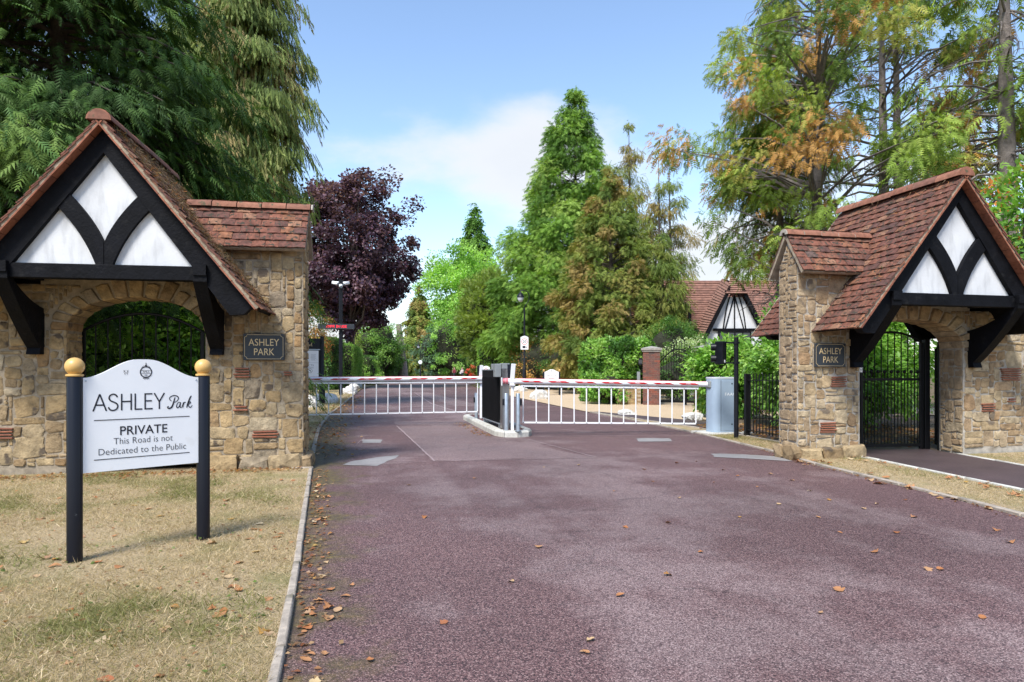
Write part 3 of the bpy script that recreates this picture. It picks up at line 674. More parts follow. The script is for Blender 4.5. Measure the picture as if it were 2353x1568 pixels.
def leaf_mesh(name, tmpl, pos, dirs, ups, size, palette, m, parent=None, jitter=.3, tone=None, gain=1.0):
    """many small faces as one mesh: tmpl lies along +y; every face keeps its own colour"""
    V, Fc = tmpl; n, k = len(pos), len(V)
    d = dirs / (np.linalg.norm(dirs, axis=1, keepdims=True) + 1e-9)
    x = np.cross(d, ups); x /= (np.linalg.norm(x, axis=1, keepdims=True) + 1e-9); z = np.cross(x, d)
    P = pos[:, None, :] + size[:, None, None] * (V[None, :, 0:1] * x[:, None, :] + V[None, :, 1:2] * d[:, None, :] + V[None, :, 2:3] * z[:, None, :])
    pal = np.array(palette) * gain
    idx = RG.integers(0, len(pal), n) if tone is None else np.clip(tone, 0, len(pal) - 1).astype(int)
    c = pal[idx] * (1 + jitter * RG.uniform(-1, 1, (n, 1))); c = np.clip(c, .004, .8)
    me = bpy.data.meshes.new(name); nf = len(Fc)
    me.vertices.add(n * k); me.vertices.foreach_set('co', P.reshape(-1).astype(np.float32))
    loops = (Fc[None] + (np.arange(n) * k)[:, None, None]).reshape(-1).astype(np.int32)
    me.loops.add(len(loops)); me.loops.foreach_set('vertex_index', loops)
    me.polygons.add(n * nf); me.polygons.foreach_set('loop_start', np.arange(0, 3 * n * nf, 3, dtype=np.int32))
    me.update(calc_edges=True)
    a = me.attributes.new('col', 'FLOAT_COLOR', 'POINT'); a.data.foreach_set('color', np.repeat(np.hstack([c, np.ones((n, 1))]), k, axis=0).reshape(-1).astype(np.float32))
    me.materials.append(m); return link(name, me, parent)

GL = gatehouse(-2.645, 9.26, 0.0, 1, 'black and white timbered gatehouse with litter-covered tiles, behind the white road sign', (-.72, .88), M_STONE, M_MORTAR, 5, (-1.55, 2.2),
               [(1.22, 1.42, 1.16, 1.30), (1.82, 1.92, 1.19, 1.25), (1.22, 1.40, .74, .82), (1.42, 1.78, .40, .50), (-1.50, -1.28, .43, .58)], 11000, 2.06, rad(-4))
GR = gatehouse(8.05, 8.4, -.15, -1, 'black and white timbered gatehouse with clean red tiles, beside the grey barrier cabinet', (-.93, .88), M_STONEP, M_MORTARP, 23, (-2.2, 2.2),
               [(-1.42, -1.16, 1.17, 1.33), (-1.60, -1.34, .52, .68), (1.55, 1.95, 1.25, 1.45), (1.20, 1.45, .78, .92), (1.70, 1.84, .92, .99)], 700, 1.95)

# ------------------------------------------------------------------ lettering
def text_mb(mb, s, size, x, z, y=-.001, align='CENTER', thin=0.0, rot=None, width=None):
    cu = bpy.data.curves.new('lettering', 'FONT'); cu.body = s; cu.size = size; cu.align_x = align; cu.align_y = 'CENTER'; cu.offset = thin; cu.resolution_u = 4
    ob = bpy.data.objects.new('lettering', cu); COL.objects.link(ob); bpy.context.view_layer.update()
    me = bpy.data.meshes.new_from_object(ob.evaluated_get(bpy.context.evaluated_depsgraph_get()))
    bpy.data.objects.remove(ob); bpy.data.curves.remove(cu)
    P = [v.co.copy() for v in me.vertices]; k = 1.0
    if width and P:
        w = max(p.x for p in P) - min(p.x for p in P); k = width / w
    mb.add([(x + p.x * k, y, z + p.y) for p in P], [tuple(f.vertices) for f in me.polygons]); bpy.data.meshes.remove(me); return mb
def arc2(cx, cz, rx, rz, a0, a1, n=14): return [(cx + rx * math.cos(rad(a0 + (a1 - a0) * i / n)), cz + rz * math.sin(rad(a0 + (a1 - a0) * i / n))) for i in range(n + 1)]
def thin_caps(mb, x, z, h, w, y):
    """ASHLEY in light sans capitals, drawn as strokes"""
    t = h * .085
    h0 = h; h = h * w
    def st(P): mb.ribbon([(x + p[0] * h, z + p[1] * h0) for p in P], t, y)
    st([(0, 0), (.40, 1)]); st([(.40, 1), (.80, 0)]); st([(.15, .36), (.65, .36)]); x += .92 * h
    st(crom([(.56, .80), (.46, .93), (.29, .985), (.10, .90), (.05, .74), (.14, .60), (.34, .51), (.52, .41), (.58, .26), (.50, .09), (.29, .015), (.10, .07), (.0, .22)], 4)); x += .78 * h
    st([(.04, 0), (.04, 1)]); st([(.64, 0), (.64, 1)]); st([(.04, .53), (.64, .53)]); x += .86 * h
    st([(.04, 1), (.04, .04)]); st([(.0, .04), (.50, .04)]); x += .64 * h
    st([(.04, 1), (.04, 0)]); st([(.0, .96), (.52, .96)]); st([(.04, .53), (.48, .53)]); st([(.0, .04), (.54, .04)]); x += .64 * h
    st([(0, 1), (.34, .46)]); st([(.68, 1), (.34, .46)]); st([(.34, .48), (.34, 0)])
def script_park(mb, x, z, h, y, w=.075):
    strokes = [[(.30, .62), (.16, .72), (.14, .88), (.30, 1.02), (.56, 1.06), (.78, .96), (.82, .78), (.68, .58), (.48, .50), (.40, .54)],
               [(.56, .92), (.50, .70), (.38, .28), (.26, .08), (.08, .02), (-.02, .12), (.06, .20)],
               [(.98, .44), (.88, .50), (.74, .38), (.68, .16), (.76, .04), (.90, .16), (1.00, .48), (.96, .14), (1.02, .04), (1.12, .14)],
               [(1.12, .14), (1.24, .48), (1.22, .30), (1.17, .03)], [(1.20, .26), (1.30, .46), (1.42, .48)],
               [(1.86, 1.02), (1.74, .80), (1.56, .30), (1.48, .03)], [(1.52, .20), (1.66, .44), (1.76, .50), (1.78, .40), (1.60, .27)], [(1.60, .27), (1.68, .10), (1.80, .05), (1.94, .22)]]
    for k, s in enumerate(strokes):
        P = crom(s, 5); n = len(P); heavy = 1.55 if k in (1, 5) else 1.0
        mb.ribbon([(x + p[0] * h, z + p[1] * h) for p in P], [h * w * heavy * (.55 + .6 * math.sin(math.pi * (i + .5) / n)) for i in range(n)], y)
def emblem(mb, x, z, r, y):
    mb.ribbon(arc2(x, z, r, r, 0, 360, 36), r * .2, y)
    for s in (-1, 1): mb.ribbon([(x - r * .88, z + s * r * .30), (x + r * .88, z + s * r * .30)], r * .07, y - .0004)
    text_mb(mb, 'APRA', r * .52, x, z, y - .0006, width=r * 1.22)
    # crown of scrolls and a finial above, leaves below
    mb.ribbon([(x, z + r), (x, z + r * 1.95)], [r * .10, r * .02], y); mb.ribbon([(x - r * .16, z + r * 1.62), (x + r * .16, z + r * 1.62)], r * .07, y - .0003)
    mb.ribbon(arc2(x, z + r * 1.28, r * .12, r * .12, 0, 360, 10), r * .12, y - .0002)
    for s in (-1, 1):
        for (dx, dz, q) in ((.22, 1.12, .13), (.46, 1.06, .12), (.66, .90, .09), (.2, -1.22, .12), (.44, -1.12, .10), (.84, -.58, .07)):
            mb.ribbon(arc2(x + s * r * dx, z + r * dz, r * q, r * q, 90, 90 + s * 280, 9), r * .09, y - .0002)
    mb.ribbon([(x, z - r * .5), (x, z - r * .88)], [r * .16, r * .04], y - .0003)
    for s in (-1, 1): mb.ribbon(bez((x, z - r * .62), (x + s * r * .2, z - r * .45), (x + s * r * .34, z - r * .68), 5), r * .06, y - .0003)

# ------------------------------------------------------------------ road signs on posts
def park_sign(name, label, loc, rz, near=True, group=None):
    """white board between two black posts with ball finials; local x along the board, front facing -y"""
    T = thing(name, label, 'sign', loc, rz, group); w = .815; h = 1.21
    for s in (-1, 1):
        po = MB().lathe([(.046, -.05), (.046, h), (.044, h + .004)], (s * w / 2, 0, 0), 20).build('post', M_POST, T, True)
        prof = [(.046, h + .004), (.052, h + .008), (.052, h + .018), (.032, h + .024)] + [(.058 * math.sin(rad(a)), h + .070 - .058 * math.cos(rad(a))) for a in range(30, 181, 15)]
        MB().lathe(prof, (s * w / 2, 0, 0), 20).build('ball_finial', M_BALL, po, True)
    bw = w - .085; zb, zt = .585, h - .005; top = [(bw / 2 - bw * i / 24, zt + .125 * (.5 - .5 * math.cos(math.pi * min(1, max(0, (1 - abs(2 * i / 24 - 1)) * 1.08)))) ) for i in range(25)]
    bd = MB().prism([(-bw / 2, zb), (bw / 2, zb)] + top, -.02, .012).build('board', M_BOARD, T)
    y = -.0215; mb = MB()
    if near:
        k = bw / .715
        thin_caps(mb, -.302 * k, .985, .112, .87, y); script_park(mb, .152 * k, .985, .086, y)
        for z in (.925, .665): mb.ribbon([(-.297 * k, z), (.297 * k, z)], .0055, y)
        text_mb(mb, 'PRIVATE', .085, 0.0, .845, y, thin=.0008, width=.30); text_mb(mb, 'This Road is not', .062, 0, .778, y, thin=-.0006, width=.375); text_mb(mb, 'Dedicated to the Public', .062, 0, .712, y, thin=-.0006, width=.555)
        emblem(mb, .013, zt + .038, .036, y)
        for P in ([(-.128, 1.255), (-.116, 1.242)], [(-.117, 1.256), (-.127, 1.241)], [(-.108, 1.255), (-.097, 1.243)], [(-.097, 1.257), (-.107, 1.241)], [(-.124, 1.236), (-.10, 1.238)], [(-.12, 1.237), (-.118, 1.223)], [(-.106, 1.238), (-.104, 1.226)]): mb.ribbon(P, .0022, y)
        for s in (-1, 1): MB().lathe([(.006, 0), (.005, .003)], (0, 0, 0), 8).build('screw', M_GALV, bd, loc=(s * (bw / 2 - .015), -.021, zt - .02), rot=(rad(90), 0, 0))
    else:
        text_mb(mb, 'ASHLEY Park', .11, 0, 1.0, y, width=.5); 
        for z in (.925, .665): mb.ribbon([(-.29, z), (.29, z)], .006, y)
        text_mb(mb, 'PRIVATE', .085, 0.0, .845, y, width=.3); emblem(mb, .0, zt + .04, .036, y)
    mb.build('lettering', M_INK, bd); return T
_a, _b = gnd(171.5, 1297), gnd(467, 1245)
SGN = park_sign('road_sign', 'white sign on two black posts standing on the near lawn, reading private', ((_a[0] + _b[0]) / 2, (_a[1] + _b[1]) / 2, .0), math.atan2(_b[1] - _a[1], _b[0] - _a[0]))
park_sign('road_sign', 'small far white sign on black posts, on the gravel below brown shrubs', (10.15, 34.0, .01), rad(-13), False)

def plaque(loc, label, rz=0.0):
    T = thing('name_plaque', label, 'plaque', loc, rz)
    MB().box((0, -.012, 0), (.50, .025, .335), bev=.004).build('slab', M_SLATE, T)
    mb = MB(); y = -.0262
    text_mb(mb, 'ASHLEY', .125, 0, .052, y, width=.37); text_mb(mb, 'PARK', .125, 0, -.068, y, width=.245)
    w, h, c = .232, .152, .03
    P = [(-w + c, -h), (w - c, -h)] + arc2(w, -h, c, c, 180, 90, 4) + arc2(w, h, c, c, 270, 180, 4) + arc2(-w, h, c, c, 0, -90, 4) + arc2(-w, -h, c, c, 90, 0, 4) + [(-w + c, -h)]
    mb.ribbon(P, .0045, y); mb.build('lettering', M_GOLD, T); return T
plaque((-2.645 + 1.583, 9.26 - .111 - .032, 1.555), 'dark slate name plaque with gold letters on the brown wall behind the white sign', rad(-4))
plaque((8.05 - 1.46, 8.4 - .034, 1.475), 'dark slate name plaque with gold letters on the pale pillar beside the grey cabinet')

# ------------------------------------------------------------------ iron gates in the two arches
def arched(x, w, z_side, z_mid): return z_side + (z_mid - z_side) * math.sqrt(max(0, 1 - (2 * x / w) ** 2)) if False else z_side + (z_mid - z_side) * (1 - (2 * x / w) ** 2)
def iron_gate(label, loc, rz, w, zs, zm, n, rail, side_post):
    T = thing('iron_gate', label, 'gate', loc, rz); h = w / 2
    for s in (-1, 1):
        MB().box((s * h, 0, zs / 2), (.05, .05, zs), bev=.005).build('stile', M_IRON, T)
    P = [(x, 0, arched(x, w, zs, zm)) for x in [-h + w * i / 18 for i in range(19)]]
    MB().tube(P, .018, 6).build('arched_rail', M_IRON, T, True)
    MB().box((0, 0, .09), (w, .035, .05)).build('bottom_rail', M_IRON, T)
    if rail: MB().box((0, 0, rail), (w, .014, .04)).build('middle_rail', M_IRON, T)
    for i in range(1, n):
        x = -h + w * i / n; zt = arched(x, w, zs, zm)
        MB().tube([(x, 0, .10), (x, 0, zt)], .0095, 6).build('bar', M_IRON, T)
    if rail:
        for i in range(n):
            x = -h + w * (i + .5) / n; b = MB().tube([(x, 0, .10), (x, 0, rail + .11)], .0085, 6).build('short_bar', M_IRON, T)
            MB().lathe([(.004, -.03), (.022, -.018), (.028, 0), (.022, .018), (.004, .028)], (x, 0, rail + .12), 10).build('knob', M_IRON, b, True)
    for s in side_post:
        MB().box((s * (h + .085), 0, (zs + .05) / 2), (.085, .085, zs + .05), bev=.006).build('post', M_IRON, T)
    return T
iron_gate('black iron gate closed in the archway behind the white sign', (-2.66 + .03, 9.80, 0), 0, 1.42, 1.77, 2.0, 10, 0, (-1, 1))
G2 = iron_gate('tall black iron gate with a row of knobs in the right-hand archway', (8.05 + .20, 9.05, .0), rad(-6), 1.02, 1.70, 1.86, 9, 1.12, (-1, 1))
pl = MB().box((-.545, -.05, 1.33), (.045, .008, .2)).build('push_plate', M_BOARD, G2)
mb = MB()
for i, ch in enumerate('PUSH'): text_mb(mb, ch, .045, -.545, 1.40 - i * .045, -.0545)
mb.build('lettering', M_INK, pl)
sp = thing('iron_screen', 'narrow black iron side screen right of the tall gate with knobs', 'railing', (9.06, 8.98, 0), rad(52))
for x in (-.16, .16): MB().box((x, 0, .84), (.05, .05, 1.68 + (.06 if x < 0 else -.14)), bev=.005).build('post', M_IRON, sp)
MB().tube([(-.16, 0, 1.70), (.16, 0, 1.59)], .017, 6).build('top_rail', M_IRON, sp); MB().box((0, 0, .12), (.32, .03, .04)).build('bottom_rail', M_IRON, sp); MB().box((0, 0, 1.12), (.32, .014, .04)).build('middle_rail', M_IRON, sp)
for x in (-.06, .05): MB().tube([(x, 0, .12), (x, 0, 1.62)], .009, 6).build('bar', M_IRON, sp)
sp = thing('iron_screen', 'narrow black iron side screen left of the tall gate with knobs', 'railing', (7.40, 9.12, 0), rad(-6))
for x in (-.12, .12): MB().box((x, 0, .72), (.045, .045, 1.44), bev=.005).build('post', M_IRON, sp)
MB().box((0, 0, 1.42), (.24, .03, .03)).build('top_rail', M_IRON, sp); MB().box((0, 0, .12), (.24, .03, .04)).build('bottom_rail', M_IRON, sp); MB().box((0, 0, 1.12), (.24, .014, .04)).build('middle_rail', M_IRON, sp)
for x in (-.04, .04): MB().tube([(x, 0, .12), (x, 0, 1.42)], .009, 6).build('bar', M_IRON, sp)

# ------------------------------------------------------------------ railings by the right pillar
RL = thing('railing', 'low black railing between the grey cabinet and the right gate pillar', 'railing', (7.30, 11.55, 0), math.atan2(9.2 - 11.55, 7.12 - 7.30))
MB().box((0, 0, .60), (.085, .085, 1.20), bev=.006).build('post', M_IRON, RL)
MB().box((1.10, 0, 1.08), (2.2, .04, .012)).build('top_rail', M_IRON, RL); MB().box((1.10, 0, .14), (2.2, .04, .012)).build('bottom_rail', M_IRON, RL)
for i in range(19): MB().tube([(.13 + i * .112, 0, .10), (.13 + i * .112, 0, 1.20)], .0095, 6).build('bar', M_IRON, RL)

# ------------------------------------------------------------------ the barriers
def stripe(mb, x0, x1, z, y, h=.032, slant=.035):
    mb.add([(x0, y, z - h / 2), (x1, y, z - h / 2), (x1 + slant, y, z + h / 2), (x0 + slant, y, z + h / 2)], [(0, 1, 2, 3)])
def barrier(label, piv, tip, side, bars, stripes):
    """cabinet at piv, boom reaching to tip with a hanging skirt"""
    piv = Vector(piv); tip = Vector(tip); d = tip - piv; ang = math.atan2(d.y, d.x); Ln = math.hypot(d.x, d.y)
    T = thing('road_barrier', label, 'barrier', (piv.x, piv.y, 0), ang)
    # local x runs from the cabinet to the boom's tip; face = which local y side looks at the road outside (the lens)
    f = -1 if d.x > 0 else 1; tilt = math.atan2(tip.z - piv.z, Ln)
    def zx(x, dz=0): return piv.z + x * math.tan(tilt) + dz
    r = .056
    boom = MB().tube([(.12, 0, zx(.12)), (Ln, 0, zx(Ln))], r, 18).build('boom', M_WHITE, T, True)
    top = MB(); n = 10; vs_ = []
    for x in (.14, Ln - .01):
        for i in range(n + 1):
            a = rad(62 + 56 * i / n); vs_.append((x, (r + .0015) * math.cos(a), zx(x) + (r + .0015) * math.sin(a)))
    top.add(vs_, [(i, i + 1, n + 2 + i, n + 1 + i) for i in range(n)]).build('red_edging', M_RED, boom)
    tp = MB().lathe([(.058, 0), (.06, .02), (.05, .09), (.02, .10)], (0, 0, 0), 16).build('end_cap', M_PINK, boom, True, loc=(Ln - .05, 0, zx(Ln)), rot=(0, rad(90), 0))
    k = (Ln - .5) / stripes
    for i in range(stripes):
        mb = MB(); x0 = .3 + k * i; nn = 4
        for j in range(nn):   # wraps the tube's flank
            a0, a1 = rad(-16 + 36 * j / nn), rad(-16 + 36 * (j + 1) / nn); s0, s1 = .09 * j / nn, .09 * (j + 1) / nn
            mb.add([(x0 + s0, f * (r + .002) * math.cos(a0), zx(x0) + (r + .002) * math.sin(a0)), (x0 + s0 + .36, f * (r + .002) * math.cos(a0), zx(x0 + .36) + (r + .002) * math.sin(a0)),
                    (x0 + s1 + .36, f * (r + .002) * math.cos(a1), zx(x0 + .36) + (r + .002) * math.sin(a1)), (x0 + s1, f * (r + .002) * math.cos(a1), zx(x0) + (r + .002) * math.sin(a1))], [(0, 1, 2, 3)])
        o = mb.build('red_stripe', M_RED, boom)
        mb = MB(); text_mb(mb, 'FAAC', .045, 0, 0, 0, width=.10)
        xm = x0 + .225; s = 1 if f < 0 else -1
        mb.v = [(xm + s * q[0], f * (r + .004), zx(xm) + .004 + q[2]) for q in mb.v]; mb.build('stripe_logo', M_LOGO, boom)
    xs0, xs1 = .35, Ln - .35; z1 = zx(0) - .085; hs = .70
    sk = MB().box(((xs0 + xs1) / 2, 0, zx((xs0 + xs1) / 2, -.085)), (xs1 - xs0 + .1, .03, .035), ry=-tilt).build('skirt_top_rail', M_WHITE, T)
    MB().box(((xs0 + xs1) / 2, 0, zx((xs0 + xs1) / 2, -.085 - hs)), (xs1 - xs0, .022, .03), ry=-tilt).build('skirt_bottom_rail', M_WHITE, T)
    for i in range(bars + 1):
        x = xs0 + (xs1 - xs0) * i / bars; b = MB().tube([(x, 0, zx(x, -.09)), (x + RND.uniform(-.006, .006), 0, zx(x, -.09 - hs))], .0125, 8).build('skirt_bar', M_WHITE, T, True)
        for dz in (-.10, -.085 - hs): MB().lathe([(.009, 0), (.009, .006), (.004, .008)], (0, 0, 0), 8).build('bolt', M_BLACK, b, loc=(x, f * .013, zx(x, dz)), rot=(rad(90) if f < 0 else rad(-90), 0, 0))
    # cabinet: rounded ends, lid, door, printed name on the outside
    w2, d2, cz = .29, .19, 1.10; P = []
    for (cx, cyy, a0) in ((w2 - .12, d2 - .12, 0), (-w2 + .12, d2 - .12, 90), (-w2 + .12, -d2 + .12, 180), (w2 - .12, -d2 + .12, 270)):
        P += [(cx + .12 * math.cos(rad(a0 + q)), cyy + .12 * math.sin(rad(a0 + q))) for q in (0, 22, 45, 68, 90)]
    cab = bpy.data.objects.new('cabinet', None); COL.objects.link(cab); cab.parent = T; cab.location = (-.19, 0, 0)
    cab.rotation_euler = (0, 0, -ang + (0 if d.x > 0 else 0) + rad(6))
    MB().prism(P, .045, cz, 'xy').build('housing', M_CAB, cab, True)
    MB().prism([(p[0] * 1.015, p[1] * 1.02) for p in P], cz, cz + .03, 'xy').build('lid', M_CAP, cab, True)
    MB().prism([(p[0] * .96, p[1] * .96) for p in P], -.02, .045, 'xy').build('base', M_BLACK, cab)
    MB().box((0, 0, .01), (.95, .72, .07), bev=.01).build('plinth', M_KERBP, cab)
    dr = MB().box((.03, -d2 - .002, .57), (.36, .008, .98), bev=.003).build('door', M_CAB, cab)
    mb = MB(); text_mb(mb, 'FAAC', .085, .06, .79, -d2 - .0075, width=.25); mb.build('logo', M_LOGO, dr)
    for sx_ in (-.155, .215): MB().box((sx_, -d2 - .001, .57), (.006, .006, 1.0)).build('door_seam', M_BLACK, cab)
    for z in (1.0, .2): MB().lathe([(.016, 0), (.013, .006)], (0, 0, 0), 10).build('lock', M_BLACK, dr, loc=(.10, -d2 - .006, z), rot=(rad(90), 0, 0))
    MB().box((.17, 0, piv.z) if d.x > 0 else (-.17, 0, piv.z), (.30, .13, .15), bev=.02).build('boom_pocket', M_GREYBOX, cab)
    return T
barrier('lowered barrier across the left lane, its boom ending at the island', (-1.35, 15.75, 1.065), (3.28, 15.95, 1.075), 1, 15, 7)
barrier('lowered barrier across the right lane with blue-grey cabinet beside the railing', (7.02, 12.32, .985), (2.86, 12.66, 1.06), -1, 14, 7)

def boom_rest(label, x, y, lean, n_boll):
    T = thing('boom_rest', label, 'barrier rest', (x, y, .12))
    MB().box((0, 0, .43), (.055, .055, .86), bev=.006).build('stem', M_WHITE, T)
    MB().box((-.012, -.07, 1.06), (.085, .016, .42), rx=rad(8), ry=rad(3), bev=.006).build('front_fork', M_WHITE, T)
    MB().box((-.03, .08, 1.06), (.085, .016, .40), rx=rad(-10), bev=.006).build('rear_fork', M_BLACK, T)
    MB().box((0, 0, .865), (.07, .17, .02)).build('saddle', M_WHITE, T)
    for i, (dx, dy, h) in enumerate(n_boll):
        b = MB().lathe([(.04, -.01), (.04, h), (.036, h + .008)], (dx, dy, 0), 16).build('bollard', M_GALV, T, True)
        MB().box((dx + (.055 if i else -.05), dy, h - .16), (.03, .05, .12)).build('sensor', M_BLACK, b)
        MB().lathe([(.062, 0), (.062, .012)], (dx, dy, -.004), 14).build('flange', M_GALV, b)
    return T
boom_rest('white boom rest with two steel bollards at the back of the island', 3.02, 16.0, 1, ((-.09, .12, .60), (.10, -.10, .60)))
boom_rest('white boom rest with two steel bollards at the near tip of the island', 3.00, 12.66, 1, ((-.12, .02, .70), (.07, -.16, .70)))

# island
IS = thing('traffic_island', 'pale concrete kerbed island between the two lanes', 'island')
O_ = [(2.82, 12.55), (3.06, 12.46), (3.30, 12.58), (3.44, 12.88), (3.56, 15.2), (3.58, 17.3), (3.40, 17.75), (3.05, 17.8), (2.82, 17.4), (2.76, 15.2), (2.70, 12.9)]
cxy = (sum(p[0] for p in O_) / len(O_), sum(p[1] for p in O_) / len(O_))
def inset(P, d):
    n = len(P); out = []
    for i in range(n):
        a, b, c = Vector(P[i - 1]), Vector(P[i]), Vector(P[(i + 1) % n]); e1 = (b - a).normalized(); e2 = (c - b).normalized()
        n1, n2 = Vector((-e1.y, e1.x)), Vector((-e2.y, e2.x)); m_ = (n1 + n2).normalized(); out.append(tuple(b + m_ * d / max(.4, m_.dot(n1))))
    return out
I_ = inset(O_, .14); B_ = inset(O_, .025)
for i in range(len(O_)):
    j = (i + 1) % len(O_); L_ = math.dist(O_[i], O_[j]); n = max(1, round(L_ / .9))
    for k in range(n):
        q = lambda P, t: (P[i][0] + (P[j][0] - P[i][0]) * t, P[i][1] + (P[j][1] - P[i][1]) * t)
        t0, t1 = k / n + .006 / L_, (k + 1) / n - .006 / L_
        a, b, c, d_ = q(O_, t0), q(O_, t1), q(I_, t1), q(I_, t0); e, f_ = q(B_, t0), q(B_, t1)
        vs_ = [(*a, -.02), (*b, -.02), (*c, -.02), (*d_, -.02), (*a, .085), (*b, .085), (*e, .122), (*f_, .122), (*c, .124), (*d_, .124)]
        MB().add(vs_, [(0, 1, 5, 4), (4, 5, 7, 6), (6, 7, 8, 9), (9, 8, 2, 3), (0, 4, 6, 9, 3), (1, 2, 8, 7, 5), (3, 2, 1, 0)]).build('kerb_stone', M_KERBP, IS)
MB().prism(inset(O_, .135), 0, .112, 'xy').build('infill', M_INFILL, IS)
# louvred pedestal with steel column and grey call boxes
PD = thing('access_pedestal', 'black louvred pedestal with steel front column on the traffic island', 'pedestal', (2.95, 13.1, .112))
MB().box((0, 0, .625), (.15, .19, 1.25), bev=.006).build('steel_column', M_STEEL, PD)
MB().box((0, -.0, 1.235), (.155, .2, .11), bev=.006).build('top_box', M_GREYBOX, PD)
cb = MB().box((-.145, .02, 1.15), (.13, .16, .26), bev=.008).build('call_box', M_GREYBOX, PD)
MB().box((-.16, .22, 1.22), (.12, .14, .12), bev=.006).build('rear_box', M_GREYBOX, PD)
MB().box((-.08, -.1, .93), (.02, .02, .16), bev=.004).build('handle', M_WHITE, PD)
for x in (-.085, .115):
    p = MB().box((x, 1.0, .64), (.02, 1.75, 1.06)).build('louvre_panel', M_PANEL, PD)
    for i in range(14): MB().box((x + (-.018 if x < 0 else .018), .22 + i * .12, .58), (.018, .05, .86)).build('louvre', M_PANEL, p)
    MB().box((x, 1.0, 1.165), (.03, 1.77, .02)).build('panel_trim', M_GALV, p); MB().box((x, 1.0, .10), (.03, 1.77, .02)).build('panel_sill', M_GALV, p)
for y in (.2, 1.8): MB().box((.015, y, .06), (.18, .05, .13)).build('foot', M_GALV, PD)

# traffic signal seen from behind
TS = thing('traffic_signal', 'black traffic signal on a thin pole in front of the grey cabinet', 'traffic light', (6.89, 11.25, 0))
MB().tube([(0, 0, -.02), (0, 0, 1.87)], .042, 14).build('pole', M_BLACK, TS, True)
hd = MB().box((-.27, .08, 1.585), (.15, .16, .42), rz=rad(28), bev=.012).build('signal_head', M_BLACK, TS)
for z in (1.69, 1.48):
    MB().lathe([(.065, 0), (.065, .09), (.055, .09), (.055, .01)], (0, 0, 0), 16).build('hood', M_BLACK, hd, True, loc=(-.335, .13, z), rot=(rad(-90), 0, rad(62)))
MB().box((-.235, -.003, 1.43), (.035, .004, .05), rz=rad(28)).build('label_plate', M_BOARD, hd)
for z in (1.77, 1.40): MB().box((-.11, .03, z), (.24, .03, .03), rz=rad(-14)).build('bracket', M_BLACK, TS); MB().lathe([(.062, -.02), (.062, .02)], (0, 0, z), 12).build('clamp', M_BLACK, TS)

# ------------------------------------------------------------------ number-plate camera pole with lit message
CP = thing('camera_pole', 'tall black pole with white cameras and a red lit message sign', 'camera pole', (-.49, 36.1, 0))
MB().box((0, 0, 2.95), (.19, .19, 5.95), bev=.012).build('pole', M_BLACK, CP)
sg = MB().box((-.22, -.16, 3.52), (1.80, .16, .26), bev=.01).build('message_sign', M_LED, CP)
FONT = {'A': ('01110', '10001', '10001', '11111', '10001', '10001', '10001'), 'N': ('10001', '11001', '10101', '10101', '10011', '10001', '10001'), 'P': ('11110', '10001', '10001', '11110', '10000', '10000', '10000'), 'R': ('11110', '10001', '10001', '11110', '10100', '10010', '10001'),
        'I': ('111', '010', '010', '010', '010', '010', '111'), 'U': ('10001', '10001', '10001', '10001', '10001', '10001', '01110'), 'S': ('01111', '10000', '10000', '01110', '00001', '00001', '11110'), 'E': ('11111', '10000', '10000', '11110', '10000', '10000', '11111'), ' ': ('00', '00', '00', '00', '00', '00', '00')}
mb = MB(); x = 0; px_ = .0178
for ch in 'ANPR IN USE':
    for r, row in enumerate(FONT[ch]):
        for c, b in enumerate(row):
            if b == '1': mb.box((-.70 + (x + c) * px_, -.243, 3.575 - r * px_), (px_ * .9, .006, px_ * .9))
    x += len(FONT[ch][0]) + 1
mb.build('lit_text', M_GLOW, sg)
for i, (dx, rz) in enumerate(((-.28, .9), (0, 0.1), (.28, -.7))):
    c = MB().box((dx, -.1 if i == 1 else 0, 5.76 - (.14 if i == 1 else 0)), (.16, .38, .16), rz=rz, rx=rad(12), bev=.05).build('camera', M_WHITE, CP, True)
    MB().box((dx * .5, 0, 5.80), (abs(dx) + .1, .08, .08)).build('camera_arm', M_WHITE, c)
    MB().lathe([(.065, 0), (.065, .04)], (0, 0, 0), 12).build('lens', M_GLASS, c, loc=(dx + math.sin(rz) * .19, (-.1 if i == 1 else 0) - math.cos(rz) * .19, 5.70 - (.18 if i == 1 else .04)), rot=(rad(90), 0, rz))
# notice board behind the left gate pillar
NB = thing('notice_board', 'black framed notice board with white sheets, half hidden behind the left gate pillar', 'notice board', (-1.05, 26.75, 0), rad(4))
for x in (0, -1.5):
    p = MB().lathe([(.115, 0), (.115, .75), (.095, .80), (.095, .85), (.075, .88), (.075, 2.52), (.09, 2.53), (.09, 2.56)], (x, 0, 0), 16).build('post', M_BLACK, NB, True)
    MB().lathe([(.09 * math.sin(rad(a)), -.09 * math.cos(rad(a))) for a in range(0, 181, 20)], (x, 0, 2.66), 14).build('ball_finial', M_BALL, p, True)
fr = MB().box((-.75, 0, 1.72), (1.36, .10, 1.52), bev=.01).build('frame', M_BLACK, NB)
MB().box((-.75, -.053, 2.06), (1.36, .02, .03)).build('header_sill', M_GALV, fr)
sh = MB().box((-.75, -.056, 1.52), (1.24, .012, 1.0)).build('notice_sheet', M_BOARD, fr)
mb = MB(); script_park(mb, -.62, 2.18, .14, -.054); text_mb(mb, 'ASHLEY', .15, -.98, 2.24, -.054, width=.52); mb.build('gold_title', M_GOLD, fr)
mb = MB(); text_mb(mb, 'CCTV', .105, -.43, 1.46, -.0635, width=.27); mb.ribbon(arc2(-.43, 1.26, .075, .075, 0, 360, 18), .012, -.0635); mb.ribbon([(-.46, 1.29), (-.40, 1.23)], [.05, .02], -.0635)
